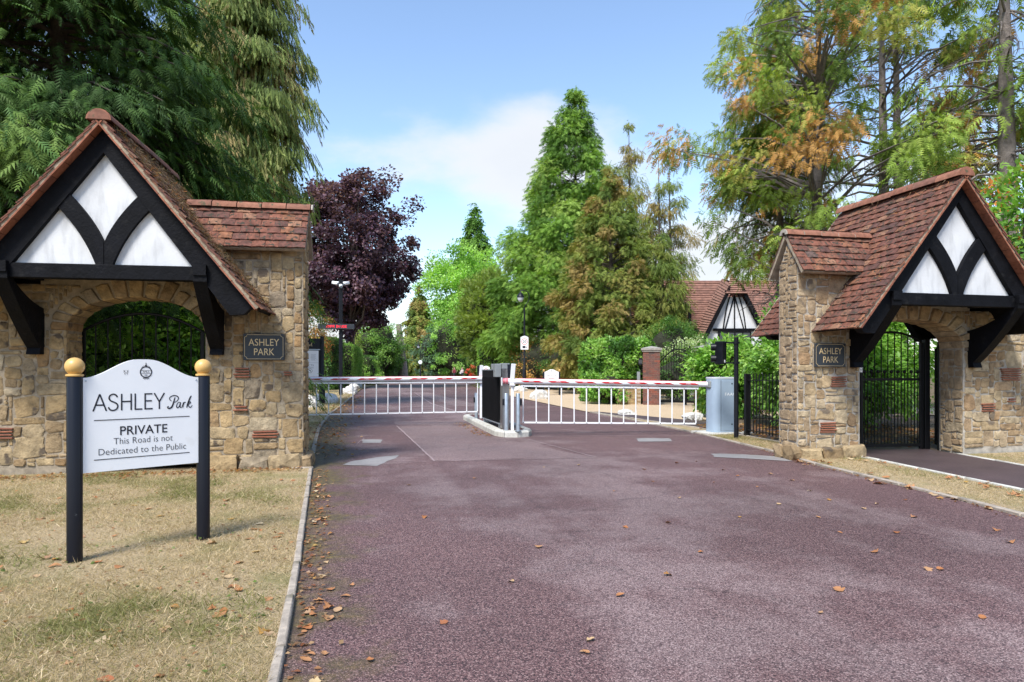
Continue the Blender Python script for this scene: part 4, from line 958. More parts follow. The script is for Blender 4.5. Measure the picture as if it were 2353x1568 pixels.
mb.ribbon([(-.70, 1.56), (-.14, 1.56)], .006, -.0635); mb.ribbon([(-.71, 1.05), (-.71, 2.0)], .006, -.0635)
for c in (-.55, -.31, -1.1):
    for i in range(9): mb.ribbon([(c - .09, 1.88 - i * .028), (c + .09 - RND.random() * .04, 1.88 - i * .028)], .006, -.0635)
for i in range(4): mb.ribbon([(-.55, 1.40 - i * .016), (-.31, 1.40 - i * .016)], .005, -.0635)
mb.build('print', M_GREYBOX, sh)

# ------------------------------------------------------------------ street lamps and speed signs
def speed_sign(parent, z, y=-.10, sc=1.0):
    w = .245 * sc; h = .43 * sc
    s = MB().prism([(-w, z - h), (w, z - h), (w, z + h * .78), (w * .45, z + h * .93), (0, z + h), (-w * .45, z + h * .93), (-w, z + h * .78)], y, y + .02).build('speed_sign', M_BOARD, parent)
    mb = MB().ribbon(arc2(0, z + .06 * sc, .18 * sc, .18 * sc, 0, 360, 28), .03 * sc, y - .003); mb.build('red_ring', M_RED, s)
    mb = MB(); text_mb(mb, '20', .22 * sc, 0, z + .06 * sc, y - .003, thin=.002, width=.22 * sc)
    mb.add([(-.12 * sc, y - .003, z - .35 * sc), (.06 * sc, y - .003, z - .35 * sc), (.06 * sc, y - .003, z - .20 * sc), (-.12 * sc, y - .003, z - .20 * sc)], [(0, 1, 2, 3)])
    mb.add([(.08 * sc, y - .003, z - .31 * sc), (.14 * sc, y - .003, z - .34 * sc), (.14 * sc, y - .003, z - .22 * sc)], [(0, 1, 2)])
    mb.build('print', M_INK, s)
def lamp_post(label, loc, rz, h, sign_z, sign_r=None):
    T = thing('street_lamp', label, 'street lamp', loc, rz)
    MB().lathe([(.11, 0), (.11, 1.25), (.085, 1.32), (.085, 1.36), (.06, 1.40), (.05, h)], (0, 0, 0), 14).build('column', M_BLACK, T, True)
    P = [(0, 0, h), (.04, 0, h + .18), (.22, 0, h + .42), (.30, 0, h + .70), (.22, 0, h + 1.0), (0, 0, h + 1.13), (-.22, 0, h + 1.12), (-.24, 0, h + 1.02)]
    MB().tube(crom(P, 4), .028, 8).build('swan_neck', M_BLACK, T, True)
    lt = MB().lathe([(.03, 1.06), (.05, 1.02), (.07, .98), (.15, .90), (.21, .80), (.24, .74), (.24, .70), (.20, .70)], (-.24, 0, h), 16).build('lantern_hood', M_BLACK, T, True)
    MB().lathe([(.20, .70), (.19, .58), (.13, .46), (.05, .41)], (-.24, 0, h), 16).build('glass_bowl', M_CAP, lt, True)
    if sign_z: speed_sign(T, sign_z, -.115)
    return T
lamp_post('black street lamp with swan neck and 20 sign beside brown shrubs', (10.56, 41.3, 0), rad(-13), 5.15, 3.02)
fl = lamp_post('distant black street lamp with small round sign at the end of the road', (*spot(966, 92), 0), rad(-13), 3.9, 0)
MB().lathe([(.26, 0), (.26, .03)], (0, 0, 0), 20).build('round_sign', M_BOARD, fl, loc=(0, -.1, 2.45), rot=(rad(90), 0, 0))
x_, y_ = spot(1117, 44)
s2 = thing('speed_sign_post', 'white 20 sign on a short post behind the black pedestal', 'sign', (x_, y_, 0), rad(-13))
MB().tube([(0, 0, 0), (0, 0, 1.55)], .045, 10).build('post', M_BLACK, s2, True); speed_sign(s2, 1.18, -.07, .95)

# ------------------------------------------------------------------ boulders along the verges
def boulder(label, x, y, sx, sy, sz, seed):
    bm = bmesh.new(); bmesh.ops.create_icosphere(bm, subdivisions=3, radius=1.0)
    for v in bm.verts:
        n = noise.noise(v.co * 1.1 + Vector((seed * 7.3, 0, 0))) * .42 + noise.noise(v.co * 2.7 + Vector((0, seed * 3.1, 0))) * .2
        q = v.co * (1 + n); q.z = max(q.z, -.35); q = Vector((round(q.x * 3.4) / 3.4 * .45 + q.x * .55, round(q.y * 3.4) / 3.4 * .45 + q.y * .55, round(q.z * 3.4) / 3.4 * .45 + q.z * .55)); v.co = Vector((q.x * sx, q.y * sy, q.z * sz))
    me = bpy.data.meshes.new('boulder'); bm.to_mesh(me); bm.free(); me.materials.append(M_ROCK)
    o = link('boulder', me, None, (x, y, sz * .28)); tag(o, label, 'boulder', 'boulders along the verges'); return o
boulder('grey-white boulder nearest the left gate pillar, left of the notice board post', -1.33, 24.3, .36, .30, .33, 1)
boulder('white boulder just behind the notice board post', -1.0, 28.4, .55, .35, .30, 2)
boulder('low white boulder close right of the notice board post', -.72, 27.4, .22, .25, .20, 9)
boulder('white boulder at the left kerb, nearest of three in a row', -.10, 38.6, .42, .34, .34, 3)
boulder('white boulder at the left kerb, middle of three in a row', .16, 46.0, .44, .36, .30, 4)
boulder('white boulder at the left kerb, farthest of three in a row', .30, 53.0, .5, .4, .42, 5)
boulder('grey boulder at the foot of the street lamp', 10.0, 40.4, .42, .3, .26, 6)
boulder('pointed white boulder on the gravel in front of the small far sign', 8.25, 29.6, .40, .30, .34, 7)
boulder('dark mottled boulder on the verge behind the right barrier skirt', 7.62, 18.1, .28, .18, .12, 8)
boulder('round white boulder on the gravel near the grey cabinet', 8.50, 15.95, .25, .18, .16, 12)
boulder('small pale boulder by the far right kerb', *spot(1158, 48), .55, .4, .22, 13)
boulder('flat pale boulder farthest along the right kerb', *spot(1143, 56), .6, .4, .22, 14)

# ------------------------------------------------------------------ brick piers, low wall and driveway gate
def pier(label, x, y, rz, w=.62, h=2.02):
    T = thing('brick_pier', label, 'pier', (x, y, 0), rz)
    MB().box((0, 0, h / 2), (w - .02, w - .02, h)).build('pier_core', M_JOINT, T)
    ch = .0748; n = int(h / ch)
    mesh_l = MB().box((0, 0, 0), (.2, .1, .063)).mesh('brick', M_BRICK); mesh_s = MB().box((0, 0, 0), (.095, .1, .063)).mesh('brick', M_BRICK)
    for k in range(n):
        z = (k + .5) * ch
        for side in (0, 1):      # the two faces in view: front (-y) and left (-x)
            xs = [-.205, .0, .205] if (k + side) % 2 else [-.257, -.103, .103, .257]
            for q in xs:
                m_ = mesh_s if abs(q) > .25 else mesh_l
                if side == 0: link('brick', m_, T, (q, -w / 2 + .047 - RND.random() * .004, z))
                else: link('brick', m_, T, (-w / 2 + .046 - RND.random() * .004, q + (.012 if k % 2 else 0), z), (0, 0, rad(90)))
    c = w / 2 + .07
    MB().add([(-c, -c, h), (c, -c, h), (c, c, h), (-c, c, h), (-c, -c, h + .07), (c, -c, h + .07), (c, c, h + .07), (-c, c, h + .07), (0, 0, h + .16)], [(3, 2, 1, 0), (0, 1, 5, 4), (1, 2, 6, 5), (2, 3, 7, 6), (3, 0, 4, 7), (4, 5, 8), (5, 6, 8), (6, 7, 8), (7, 4, 8)]).build('cap_stone', M_CAPST, T)
    MB().box((0, 0, h - .03), (w + .08, w + .08, .06)).build('cap_course', M_CAPST, T)
    lm = MB().box((-w / 2 - .09, .0, h - .42), (.13, .13, .28), bev=.02).build('wall_lamp', M_BLACK, T); MB().box((-w / 2 - .09, 0, h - .42), (.135, .135, .14)).build('lamp_glass', M_GLASS, lm)
    return T
P1 = pier('brick gate pier with stone cap nearest the laurel hedge', 10.88, 23.5, rad(-24))
P2 = pier('brick gate pier with stone cap half hidden by the bright laurel', 12.30, 22.2, rad(-24))
lw = thing('low_wall', 'low yellow brick wall with a dark name plate joined to the left pier', 'wall', (10.15, 23.9, 0), rad(-24))
MB().box((0, 0, .45), (.88, .2, .9)).build('wall_core', M_JOINT, lw)
by = MB().box((0, 0, 0), (.205, .1, .063)).mesh('brick', M_BRICKY)
for k in range(12):
    for i in range(4 if k % 2 else 3): link('brick', by, lw, (-.33 + i * .218 - (0 if k % 2 else -.11), -.06, .04 + k * .0748))
np_ = MB().box((-.02, -.118, .66), (.42, .02, .15)).build('name_plate', M_SLATE, lw); mb = MB(); text_mb(mb, 'TUDOR GATES', .06, -.02, .66, -.1295, width=.36); mb.build('lettering', M_LOGO, np_)
MB().box((.36, -.03, .95), (.12, .1, .55), bev=.01).build('post_box', M_GREYBOX, lw)
DG = thing('driveway_gate', 'black iron driveway gate with arched top and spikes between the brick piers', 'gate', (11.62, 22.75, 0), math.atan2(22.2 - 23.5, 12.30 - 10.88))
w = 1.75; n = 17
for s in (-1, 0, 1): MB().box((s * .80 if s else .22, 0, 1.0), (.06 if s else .11, .06, 1.95)).build('stile', M_IRON, DG)
MB().box((0, 0, .14), (1.62, .04, .08)).build('bottom_rail', M_IRON, DG)
MB().tube([(x, 0, 1.42 + .62 * (1 - (x / .82) ** 2)) for x in [-.8 + 1.6 * i / 16 for i in range(17)]], .022, 6).build('arched_rail', M_IRON, DG, True)
for i in range(n):
    x = -.76 + 1.52 * i / (n - 1); zt = 1.42 + .62 * (1 - (x / .82) ** 2) + .22; b = MB().tube([(x, 0, .1), (x, 0, zt)], .010, 6).build('bar', M_IRON, DG)
    MB().lathe([(.016, 0), (.004, .09)], (x, 0, zt), 6).build('spike', M_IRON, b)
    if i < n - 1: MB().tube([(x + .05, 0, .1), (x + .05, 0, .78)], .008, 5).build('short_bar', M_IRON, DG)

# ------------------------------------------------------------------ half-timbered house behind the trees
HS = thing('timbered_house', 'half-timbered white house with red tiled roofs behind the trees', 'house', (*spot(1655, 36), 0), rad(-14))
def courses(mb, p0, p1, p2, p3, n):
    """roof slope in stepped tile courses; p0-p1 eaves, p3-p2 ridge"""
    p0, p1, p2, p3 = map(Vector, (p0, p1, p2, p3)); nrm = (p1 - p0).cross(p3 - p0).normalized()
    if nrm.z < 0: nrm = -nrm
    for i in range(n):
        a, b = p0.lerp(p3, i / n), p1.lerp(p2, i / n); c, d = p1.lerp(p2, (i + 1) / n), p0.lerp(p3, (i + 1) / n)
        j = RND.uniform(-.006, .006); mb.add([a + nrm * (.045 + j), b + nrm * (.045 + j), c, d, a, b], [(0, 1, 2, 3), (4, 5, 1, 0)])
HS.scale = (1, 1, 1.13); zE, zR = 3.15, 5.75
MB().prism([(-4.2, 0), (-4.2, zE), (4.6, zE), (4.6, 0)], 1.2, 6.5).build('main_wall', M_PLASTER, HS)
mb = MB(); courses(mb, (-4.4, .7, zE - .3), (4.8, .7, zE - .3), (4.8, 3.6, zR), (-4.4, 3.6, zR), 30); courses(mb, (4.8, 6.6, zE - .3), (-4.4, 6.6, zE - .3), (-4.4, 3.6, zR), (4.8, 3.6, zR), 30)
mb.build('main_roof', M_ROOFFAR, HS)
MB().prism([(1.2, zE), (3.6, zR - .04), (6.5, zE)], -4.25, -4.15, 'yz').build('gable_wall', M_PLASTER, HS)
# projecting gable with half hip
gx, gw = .55, 2.1; ga = 5.6
MB().prism([(gx - gw + .25, 0), (gx + gw - .25, 0), (gx + gw - .25, 2.05), (gx + .42, 4.5), (gx - .42, 4.5), (gx - gw + .25, 2.05)], -.6, 1.1).build('gable_wall', M_PLASTER, HS)
mb = MB(); courses(mb, (gx - gw, 1.5, 1.95), (gx - gw, -.95, 1.95), (gx - .28, -.95, 5.05), (gx, 1.5, ga), 30); courses(mb, (gx + gw, -.95, 1.95), (gx + gw, 1.5, 1.95), (gx, 1.5, ga), (gx + .28, -.95, 5.05), 30)
courses(mb, (gx - .55, -1.0, 4.62), (gx + .55, -1.0, 4.62), (gx + .05, -.2, ga), (gx - .05, -.2, ga), 10); mb.build('gable_roof', M_ROOFFAR, HS)
for s in (-1, 1): MB().prism([(gx + s * (gw - .02), 1.9), (gx + s * (gw - .22), 1.86), (gx + s * .30, 4.75), (gx + s * .36, 4.98)], -.93, -.82).build('bargeboard', M_TIMBER, HS)
MB().box((gx, -.8, 4.70), (1.05, .2, .16)).build('hip_beam', M_TIMBER, HS)
for s in (-1, 1):
    MB().prism(bez((gx + s * .15, 4.65), (gx + s * .45, 4.0), (gx + s * .55, 3.05), 6) + bez((gx + s * .60, 3.05), (gx + s * .50, 4.0), (gx + s * .20, 4.65), 6), -.66, -.58).build('curved_strut', M_TIMBER, HS)
    MB().prism([(gx - s * .02, 4.6), (gx + s * .03, 4.6), (gx - s * .45, 3.05), (gx - s * .50, 3.05)], -.65, -.57).build('crossed_strut', M_TIMBER, HS)
MB().box((gx, -.62, 3.8), (.045, .1, 1.6)).build('king_post', M_TIMBER, HS); MB().box((gx, -.64, 3.0), (2.2, .12, .12)).build('tie_beam', M_TIMBER, HS)
def leaded(x, y, z, w, h):
    f = MB().box((x, y, z), (w, .08, h)).build('window', M_TIMBER, HS)
    n = max(2, int(w / .42)); pw = (w - .08) / n
    for i in range(n): MB().box((x - w / 2 + .04 + pw * (i + .5), y - .045, z), (pw - .07, .02, h - .14)).build('pane', M_GLASS, f)
leaded(gx, -.65, 2.5, 1.7, .85); leaded(-2.2, 1.18, 2.75, 1.9, .8); leaded(3.2, 1.18, 2.75, 1.5, .8)
MB().tube([(-1.45, .6, 2.9), (-1.45, .6, 4.0)], .09, 8).build('flue', M_BLACK, HS)
MB().box((-1.3, .9, 3.0), (.7, .7, .25), ry=.2).build('lead_gutter', M_BLACK, HS)
for x in (-3.7, -3.3, -2.9): MB().box((x, 1.17, 3.0), (.1, .06, 1.4), ry=.12).build('wall_timber', M_TIMBER, HS)
mb = MB(); courses(mb, (-2.6, -1.0, 1.75), (-.9, -1.0, 1.75), (-.9, 1.1, 2.45), (-2.6, 1.1, 2.45), 9); mb.build('porch_roof', M_ROOFFAR, HS)
MB().box((-1.75, .3, .85), (1.5, 1.6, 1.7)).build('porch', M_PLASTER, HS)

# ------------------------------------------------------------------ trees and shrubs
GAIN = 2.0
def unit(v): return v / (np.linalg.norm(v, axis=1, keepdims=True) + 1e-9)
def clump(pos, f, seed): return np.array([noise.noise((p[0] * f + seed, p[1] * f, p[2] * f)) for p in pos])
def tone_by(pos, f, seed, npal, spread=1.2, thin=None):
    """neighbouring sprays share a tone so that the crown shows light and dark, green and rusty clumps"""
    g = clump(pos, f, seed) * 1.15 + .46; return (g + RG.normal(0, .16 * spread, len(pos))) * npal
def dead_twigs(T, h, r, sp_, dead):
    db = MB(); R_ = RG
    for i in range(dead):
        z = h * R_.uniform(.12, .9); a = R_.uniform(0, 6.28); l = r * R_.uniform(.4, .9) * (1 - .6 * z / h); s = sp_[R_.integers(0, len(sp_))]
        P = [(s[0], s[1], z)]
        for k in range(5): q = P[-1]; a += R_.normal(0, .25); P.append((q[0] + math.cos(a) * l / 5, q[1] + math.sin(a) * l / 5, q[2] + R_.normal(.0, .10) - .03 * k))
        db.tube(P, [.03, .025, .02, .015, .01, .004], 4, cap=False)
        for k in range(1, 5):
            for m_ in range(3):
                q = P[k]; b = a + R_.uniform(-1.4, 1.4); e = R_.uniform(.2, .7); db.tube([q, (q[0] + math.cos(b) * e * .5, q[1] + math.sin(b) * e * .5, q[2] - e * .25), (q[0] + math.cos(b) * e * .7, q[1] + math.sin(b) * e * .7, q[2] - e * .8)], [.009, .006, .002], 3, cap=False)
    tag(db.build('dead_branches', M_BARKG, T), kind='stuff')

def conifer(label, loc, h, r, palette, nl=150, per=70, size=.34, z0=.08, droop=.35, rise=.15, hang=.3, shape=1.0, fan=.30, tmpl=T_FROND, bark=M_BARK, trunk_r=None, lean=(0, 0), dead=0, group=None, name='conifer', trunks=None, cat='tree', bare=.25, tf=.55, top=0.0, spread=1.2):
    T = thing(name, label, cat, loc, 0, group); R_ = RG
    tr = trunk_r or h * .017; sp_ = trunks or [(0, 0)]; tk = MB()
    for (dx, dy) in sp_:
        P = [(dx + lean[0] * t * h + .06 * math.sin(5 * t + dx), dy + lean[1] * t * h, h * .99 * t) for t in [i / 8 for i in range(9)]]
        tk.tube(P, [tr * (1.25 if i == 0 else 1) * (1 - .93 * (i / 8) ** 1.1) / math.sqrt(len(sp_)) for i in range(9)], 9)
    tk.build('trunk', bark, T, True)
    u = np.sort(R_.random(nl)) ; zt = z0 + (1 - z0) * (u ** (1.0 if top == 0 else top)); az = np.arange(nl) * 2.39996 + R_.normal(0, .5, nl)
    prof = (1 - ((zt - z0) / (1 - z0)) ** shape) ; prof = np.maximum(prof, .03) * np.minimum(1, .55 + (zt - z0) / .16)
    Ln = r * prof * R_.uniform(.62, 1.12, nl); si = R_.integers(0, len(sp_), nl); S = np.array(sp_)[si]
    base = np.stack([S[:, 0] + lean[0] * zt * h, S[:, 1] + lean[1] * zt * h, zt * h], 1); dh = np.stack([np.cos(az), np.sin(az), np.zeros(nl)], 1)
    el = rise * R_.uniform(.4, 1.5, nl)
    def path(i, t): return base[i] + dh[i] * (Ln[i] * t)[:, None] + np.stack([0 * t, 0 * t, Ln[i] * (el[i] * t - droop * t * t)], 1)
    lb = MB(); ts = [0, .3, .6, .85]
    for i in range(nl):
        if Ln[i] < .3: continue
        P = [path(np.array([i]), np.array([t]))[0] for t in ts]; q = .012 + Ln[i] * .012
        lb.tube(P, [q, q * .75, q * .5, q * .2], 4, cap=False)
    if lb.v: tag(lb.build('branches', bark, T), kind='stuff')
    cnt = np.maximum(3, (per * (Ln / r) ** 1.0 * R_.uniform(.55, 1.35, nl))).astype(int); idx = np.repeat(np.arange(nl), cnt); n = len(idx)
    t = bare + (1.04 - bare) * R_.random(n) ** .75; pos = path(idx, t); lat = np.stack([-dh[idx][:, 1], dh[idx][:, 0], np.zeros(n)], 1)
    side = R_.normal(0, 1, n); w = fan * Ln[idx] * (1.15 - t * .75)
    pos = pos + lat * (side * w)[:, None]; pos[:, 2] += R_.normal(0, .04, n) * Ln[idx] - np.abs(side) * w * droop * .6
    d = dh[idx] * R_.uniform(.3, 1, n)[:, None] + lat * (np.sign(side) * R_.uniform(.1, .9, n))[:, None]; d[:, 2] -= hang * R_.uniform(.3, 1.6, n); d += R_.normal(0, .18, (n, 3))
    up = np.tile([0, 0, 1.0], (n, 1)) + R_.normal(0, .35, (n, 3)) + dh[idx] * .4
    leaf_mesh('crown', tmpl, pos, d, up, size * R_.uniform(.55, 1.3, n), palette, M_NEEDLE, T, .32, tone_by(pos, tf, loc[0], len(palette), spread), GAIN)
    if dead: dead_twigs(T, h, r, sp_, dead)
    return T
def ball(n, squash=1.0):
    v = RG.normal(size=(n, 3)); v = unit(v) * (RG.random((n, 1)) ** .45); v[:, 2] *= squash; return v
def lumpy(label, loc, h, r, palette, ncl=220, per=70, cl=.6, size=.3, z0=.08, shape=1.2, fill=.45, hang=.35, tmpl=T_TUFT, bark=M_BARK, trunk_r=None, trunks=None, tf=.6, name='cypress_tree', dead=0, spread=1.2, skew=(0, 0), squash=.8, wob=.30, ztop=1.0):
    """conifer whose foliage stands in lumps on a tapering crown, gaps between them"""
    T = thing(name, label, 'tree', loc); tr = trunk_r or h * .016; sp_ = trunks or [(0, 0)]; tk = MB()
    for (dx, dy) in sp_: tk.tube([(dx + .08 * math.sin(4 * t + dx), dy, h * .97 * t) for t in [i / 8 for i in range(9)]], [tr * (1.25 if i == 0 else 1) * (1 - .94 * (i / 8)) / math.sqrt(len(sp_)) for i in range(9)], 9)
    tk.build('trunk', bark, T, True)
    g = RG.random(ncl * 3); zt = z0 + (1 - z0) * g; prof = np.maximum(1 - ((zt - z0) / (1 - z0)) ** shape, .05) * np.minimum(1, .6 + (zt - z0) / .15)
    keep = RG.random(ncl * 3) < prof + .10; zt, prof = zt[keep][:ncl], prof[keep][:ncl]; n = len(zt); az = RG.random(n) * 6.283; rr = r * prof * (fill + (1 - fill) * RG.random(n) ** .5)
    c = np.stack([np.cos(az) * rr, np.sin(az) * rr, zt * h], 1); c[:, :2] *= (1 + wob * 1.5 * clump(c, .55 * 4 / r, loc[0])[:, None]); c[:, 0] += skew[0] * (1 - zt) * r; c[:, 1] += skew[1] * (1 - zt) * r
    lb = MB(); S = np.array(sp_)
    for i in range(n):
        s = S[np.argmin(((S - c[i, :2]) ** 2).sum(1))]; st = np.array([s[0], s[1], max(.1, c[i, 2] - rr[i] * RG.uniform(.05, .5))]); m_ = (st + c[i]) / 2 + np.array([0, 0, .08 * rr[i]])
        q = .010 + rr[i] * .010; lb.tube([st, m_, c[i]], [q, q * .7, q * .2], 4, cap=False)
    tag(lb.build('branches', bark, T), kind='stuff')
    cs = cl * RG.uniform(.55, 1.35, n) * np.minimum(1, .62 + prof); cnt = np.maximum(4, per * RG.uniform(.5, 1.4, n) * (cs / cl) ** 1.3).astype(int); idx = np.repeat(np.arange(n), cnt); k = len(idx)
    off_ = ball(k, squash) * cs[idx][:, None]; pos = c[idx] + off_; outw = unit(c[idx] - np.array([0, 0, h * .3]) * [0, 0, 1] - np.stack([0 * c[idx][:, 0], 0 * c[idx][:, 0], c[idx][:, 2] * .85], 1))
    d = unit(off_) * .7 + outw * .6 + RG.normal(0, .3, (k, 3)); d[:, 2] -= hang * RG.uniform(.3, 1.6, k); up = np.tile([0, 0, 1.0], (k, 1)) + RG.normal(0, .4, (k, 3)) + outw * .4; keep = pos[:, 2] > .1
    tone = tone_by(c, tf, loc[0], len(palette), spread)[idx] + RG.normal(0, .35, k)
    leaf_mesh('crown', tmpl, pos[keep], d[keep], up[keep], size * RG.uniform(.55, 1.3, k)[keep], palette, M_NEEDLE, T, .3, tone[keep], GAIN)
    if dead: dead_twigs(T, h, r, sp_, dead)
    return T
def broadleaf(label, loc, h, rx, rz, palette, ncl=110, per=130, cl=.85, size=.16, trunk_r=.2, cz=None, tmpl=T_RHOMB, bark=M_BARK, name='broadleaf_tree', group=None, cat='tree', limbs=26, shell=.5, gap=0.0, tf=.5, fork=.28, ry=None, hangd=.25, core=False):
    """trunk, limbs to leaf clusters, leaves; rx, rz crown half-sizes, cz crown centre height"""
    T = thing(name, label, cat, loc, 0, group); cz = cz if cz is not None else h - rz; ry = ry or rx
    c = unit(RG.normal(size=(ncl, 3))) * (shell + (1 - shell) * RG.random((ncl, 1)) ** .6)
    wob = 1 + .28 * clump(c, 1.6, loc[1])[:, None]; c = c * wob * np.array([rx, ry, rz]) + np.array([0, 0, cz]); c = c[c[:, 2] > .25]
    tk = MB(); zf = max(.2, (cz - rz) + fork * rz)
    tk.tube([(0, 0, -.05), (.03, .02, zf * .5), (0, 0, zf), (.02, 0, zf + rz * .7)], [trunk_r * 1.25, trunk_r * .95, trunk_r * .8, trunk_r * .2], 9).build('trunk', bark, T, True)
    lb = MB(); sel = c[RG.permutation(len(c))[:limbs]]
    for q in sel:
        s = np.array([0, 0, zf * RG.uniform(.7, 1.1)]); m_ = (s + q) / 2 + np.array([0, 0, -.06 * rz]) + RG.normal(0, .06 * rx, 3); l = trunk_r * RG.uniform(.25, .5)
        lb.tube([s, (s * .6 + m_ * .4), m_, m_ * .4 + q * .6, q], [l, l * .8, l * .6, l * .4, l * .12], 5, cap=False)
    if lb.v: tag(lb.build('branches', bark, T), kind='stuff')
    k = len(c); cnt = (per * RG.uniform(.5, 1.5, k)).astype(int); idx = np.repeat(np.arange(k), cnt); n = len(idx)
    cs = cl * RG.uniform(.6, 1.35, k); off_ = ball(n, .72) * cs[idx][:, None]; pos = c[idx] + off_; keep = pos[:, 2] > .06; pos = pos[keep]; off_ = off_[keep]; n = len(pos)
    outw = unit(pos - np.array([0, 0, cz])); d = RG.normal(0, .55, (n, 3)) + outw * .7; d[:, 2] -= hangd; up = RG.normal(0, .5, (n, 3)) + np.array([0, 0, 1.0]) + outw * .5
    leaf_mesh('crown', tmpl, pos, d, up, size * RG.uniform(.6, 1.3, n), palette, M_LEAF, T, .28, tone_by(pos, tf, loc[0] + 3, len(palette)), GAIN)
    if core: blob_core(T, rx * .62, ry * .62, rz * .7, cz)
    return T
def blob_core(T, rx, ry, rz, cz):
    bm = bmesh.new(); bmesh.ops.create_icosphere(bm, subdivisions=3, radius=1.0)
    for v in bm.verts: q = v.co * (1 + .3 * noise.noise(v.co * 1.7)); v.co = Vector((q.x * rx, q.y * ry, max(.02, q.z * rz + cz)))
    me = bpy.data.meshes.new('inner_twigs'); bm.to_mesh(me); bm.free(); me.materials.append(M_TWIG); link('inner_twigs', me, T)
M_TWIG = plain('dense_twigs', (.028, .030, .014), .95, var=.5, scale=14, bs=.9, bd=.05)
def hedge(label, p0, p1, width, h, palette, n=16000, size=.075, tmpl=T_RHOMB, bulge=.06, name='hedge', group=None, shape='box', m=None):
    """clipped hedge from p0 to p1"""
    a, b = Vector((*p0, 0)), Vector((*p1, 0)); L_ = (b - a).length; T = thing(name, label, 'hedge', tuple((a + b) / 2), math.atan2(b.y - a.y, b.x - a.x), group)
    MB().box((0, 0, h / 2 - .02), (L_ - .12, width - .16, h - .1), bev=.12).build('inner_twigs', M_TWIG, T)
    f = RG.random((n, 3)); area = np.array([L_ * h, L_ * h, width * h, width * h, L_ * width]); face = RG.choice(5, n, p=area / area.sum()); pos = np.zeros((n, 3)); nr = np.zeros((n, 3))
    X, Y, Z = (f[:, 0] - .5) * L_, (f[:, 1] - .5) * width, f[:, 2] * h
    for k, (ax, s) in enumerate(((1, -1), (1, 1), (0, -1), (0, 1), (2, 1))):
        q = face == k; pos[q] = np.stack([X, Y, Z], 1)[q]; nr[q, ax] = s
        pos[q, ax] = {1: s * width / 2, 0: s * L_ / 2, 2: h}[ax]
    pos += nr * (bulge * (clump(pos, 1.7, p0[0]) * 1.6)[:, None] + RG.uniform(-.09, .04, (n, 1)))
    d = nr * .5 + RG.normal(0, .6, (n, 3)); d[:, 2] += .25; up = nr + RG.normal(0, .55, (n, 3))
    leaf_mesh('foliage', tmpl, pos, d, up, size * RG.uniform(.6, 1.35, n), palette, m or M_LEAF, T, .3, tone_by(pos, 1.1, p0[1], len(palette)), GAIN)
    return T
def at(x, Z): p = spot(x, Z); return (p[0], p[1], 0)

PAL_DARK = [(.024, .048, .012), (.036, .07, .016), (.052, .092, .02), (.038, .076, .02), (.074, .115, .026), (.12, .13, .03)]
PAL_WEEP = [(.065, .09, .025), (.095, .125, .034), (.125, .15, .044), (.085, .115, .032), (.145, .155, .056), (.17, .155, .065), (.18, .135, .06)]
PAL_PURP = [(.03, .016, .023), (.045, .023, .034), (.07, .034, .046), (.042, .024, .044), (.10, .056, .068)]
PAL_LIME = [(.09, .175, .03), (.125, .22, .04), (.165, .275, .055), (.20, .31, .08)]
PAL_GREEN = [(.04, .088, .016), (.056, .118, .02), (.082, .155, .028), (.11, .185, .038)]
PAL_YEW = [(.08, .115, .022), (.115, .155, .028), (.15, .185, .036), (.095, .135, .024)]
PAL_CYP = [(.052, .10, .018), (.08, .145, .024), (.118, .19, .034), (.09, .155, .028), (.155, .215, .05)]
PAL_BRN = [(.06, .09, .02), (.085, .115, .024), (.11, .135, .03), (.125, .135, .034), (.145, .13, .036), (.16, .12, .042)]
PAL_RUST = [(.055, .085, .016), (.075, .115, .02), (.10, .145, .024), (.125, .17, .03), (.15, .19, .036), (.17, .165, .038), (.24, .135, .042)]
PAL_LAUR = [(.035, .085, .016), (.06, .13, .02), (.09, .18, .03), (.13, .235, .045), (.18, .27, .07)]
PAL_LAURD = [(.026, .06, .014), (.042, .09, .02), (.062, .125, .028), (.09, .165, .036)]
PAL_MIX = [(.04, .07, .02), (.06, .09, .025), (.15, .075, .025), (.22, .10, .03), (.11, .10, .03), (.28, .17, .05)]
PAL_BLUE = [(.05, .09, .055), (.07, .12, .07), (.09, .15, .085)]

# left: the dark cypresses behind the gatehouse (their row runs on beyond the frame)
conifer('dark green cypress hanging over the ridge of the left gatehouse', (-5.2, 14.0, 0), 12.5, 4.2, PAL_DARK[:5], 330, 230, .27, .10, .42, .12, .75, 2.4, .24, bark=M_BARK, tf=.6, name='cypress_tree', dead=14, trunk_r=.24)
conifer('dark green cypress at the left edge behind the left gatehouse', (-8.6, 13.0, 0), 12.0, 4.4, PAL_DARK[:5], 260, 170, .28, .10, .42, .12, .75, 2.2, .25, tf=.6, name='cypress_tree', dead=8, trunk_r=.26)
conifer('tall weeping conifer with olive and tan hanging foliage and twin trunks', at(582, 22), 17.5, 1.95, PAL_WEEP, 260, 120, .46, .33, .45, .25, 2.4, 3.2, .36, T_STRAND, M_BARK, trunk_r=.22, trunks=[(-.35, 0), (.15, .2)], tf=.7, name='weeping_conifer', bare=.1, dead=14)
conifer('green weeping conifer between the dark cypress and the twin-trunked one', at(470, 23), 17.0, 2.5, PAL_WEEP[:4], 200, 110, .46, .25, .45, .25, 2.0, 3.0, .36, T_STRAND, M_BARK, trunk_r=.2, tf=.7, name='weeping_conifer', bare=.1)
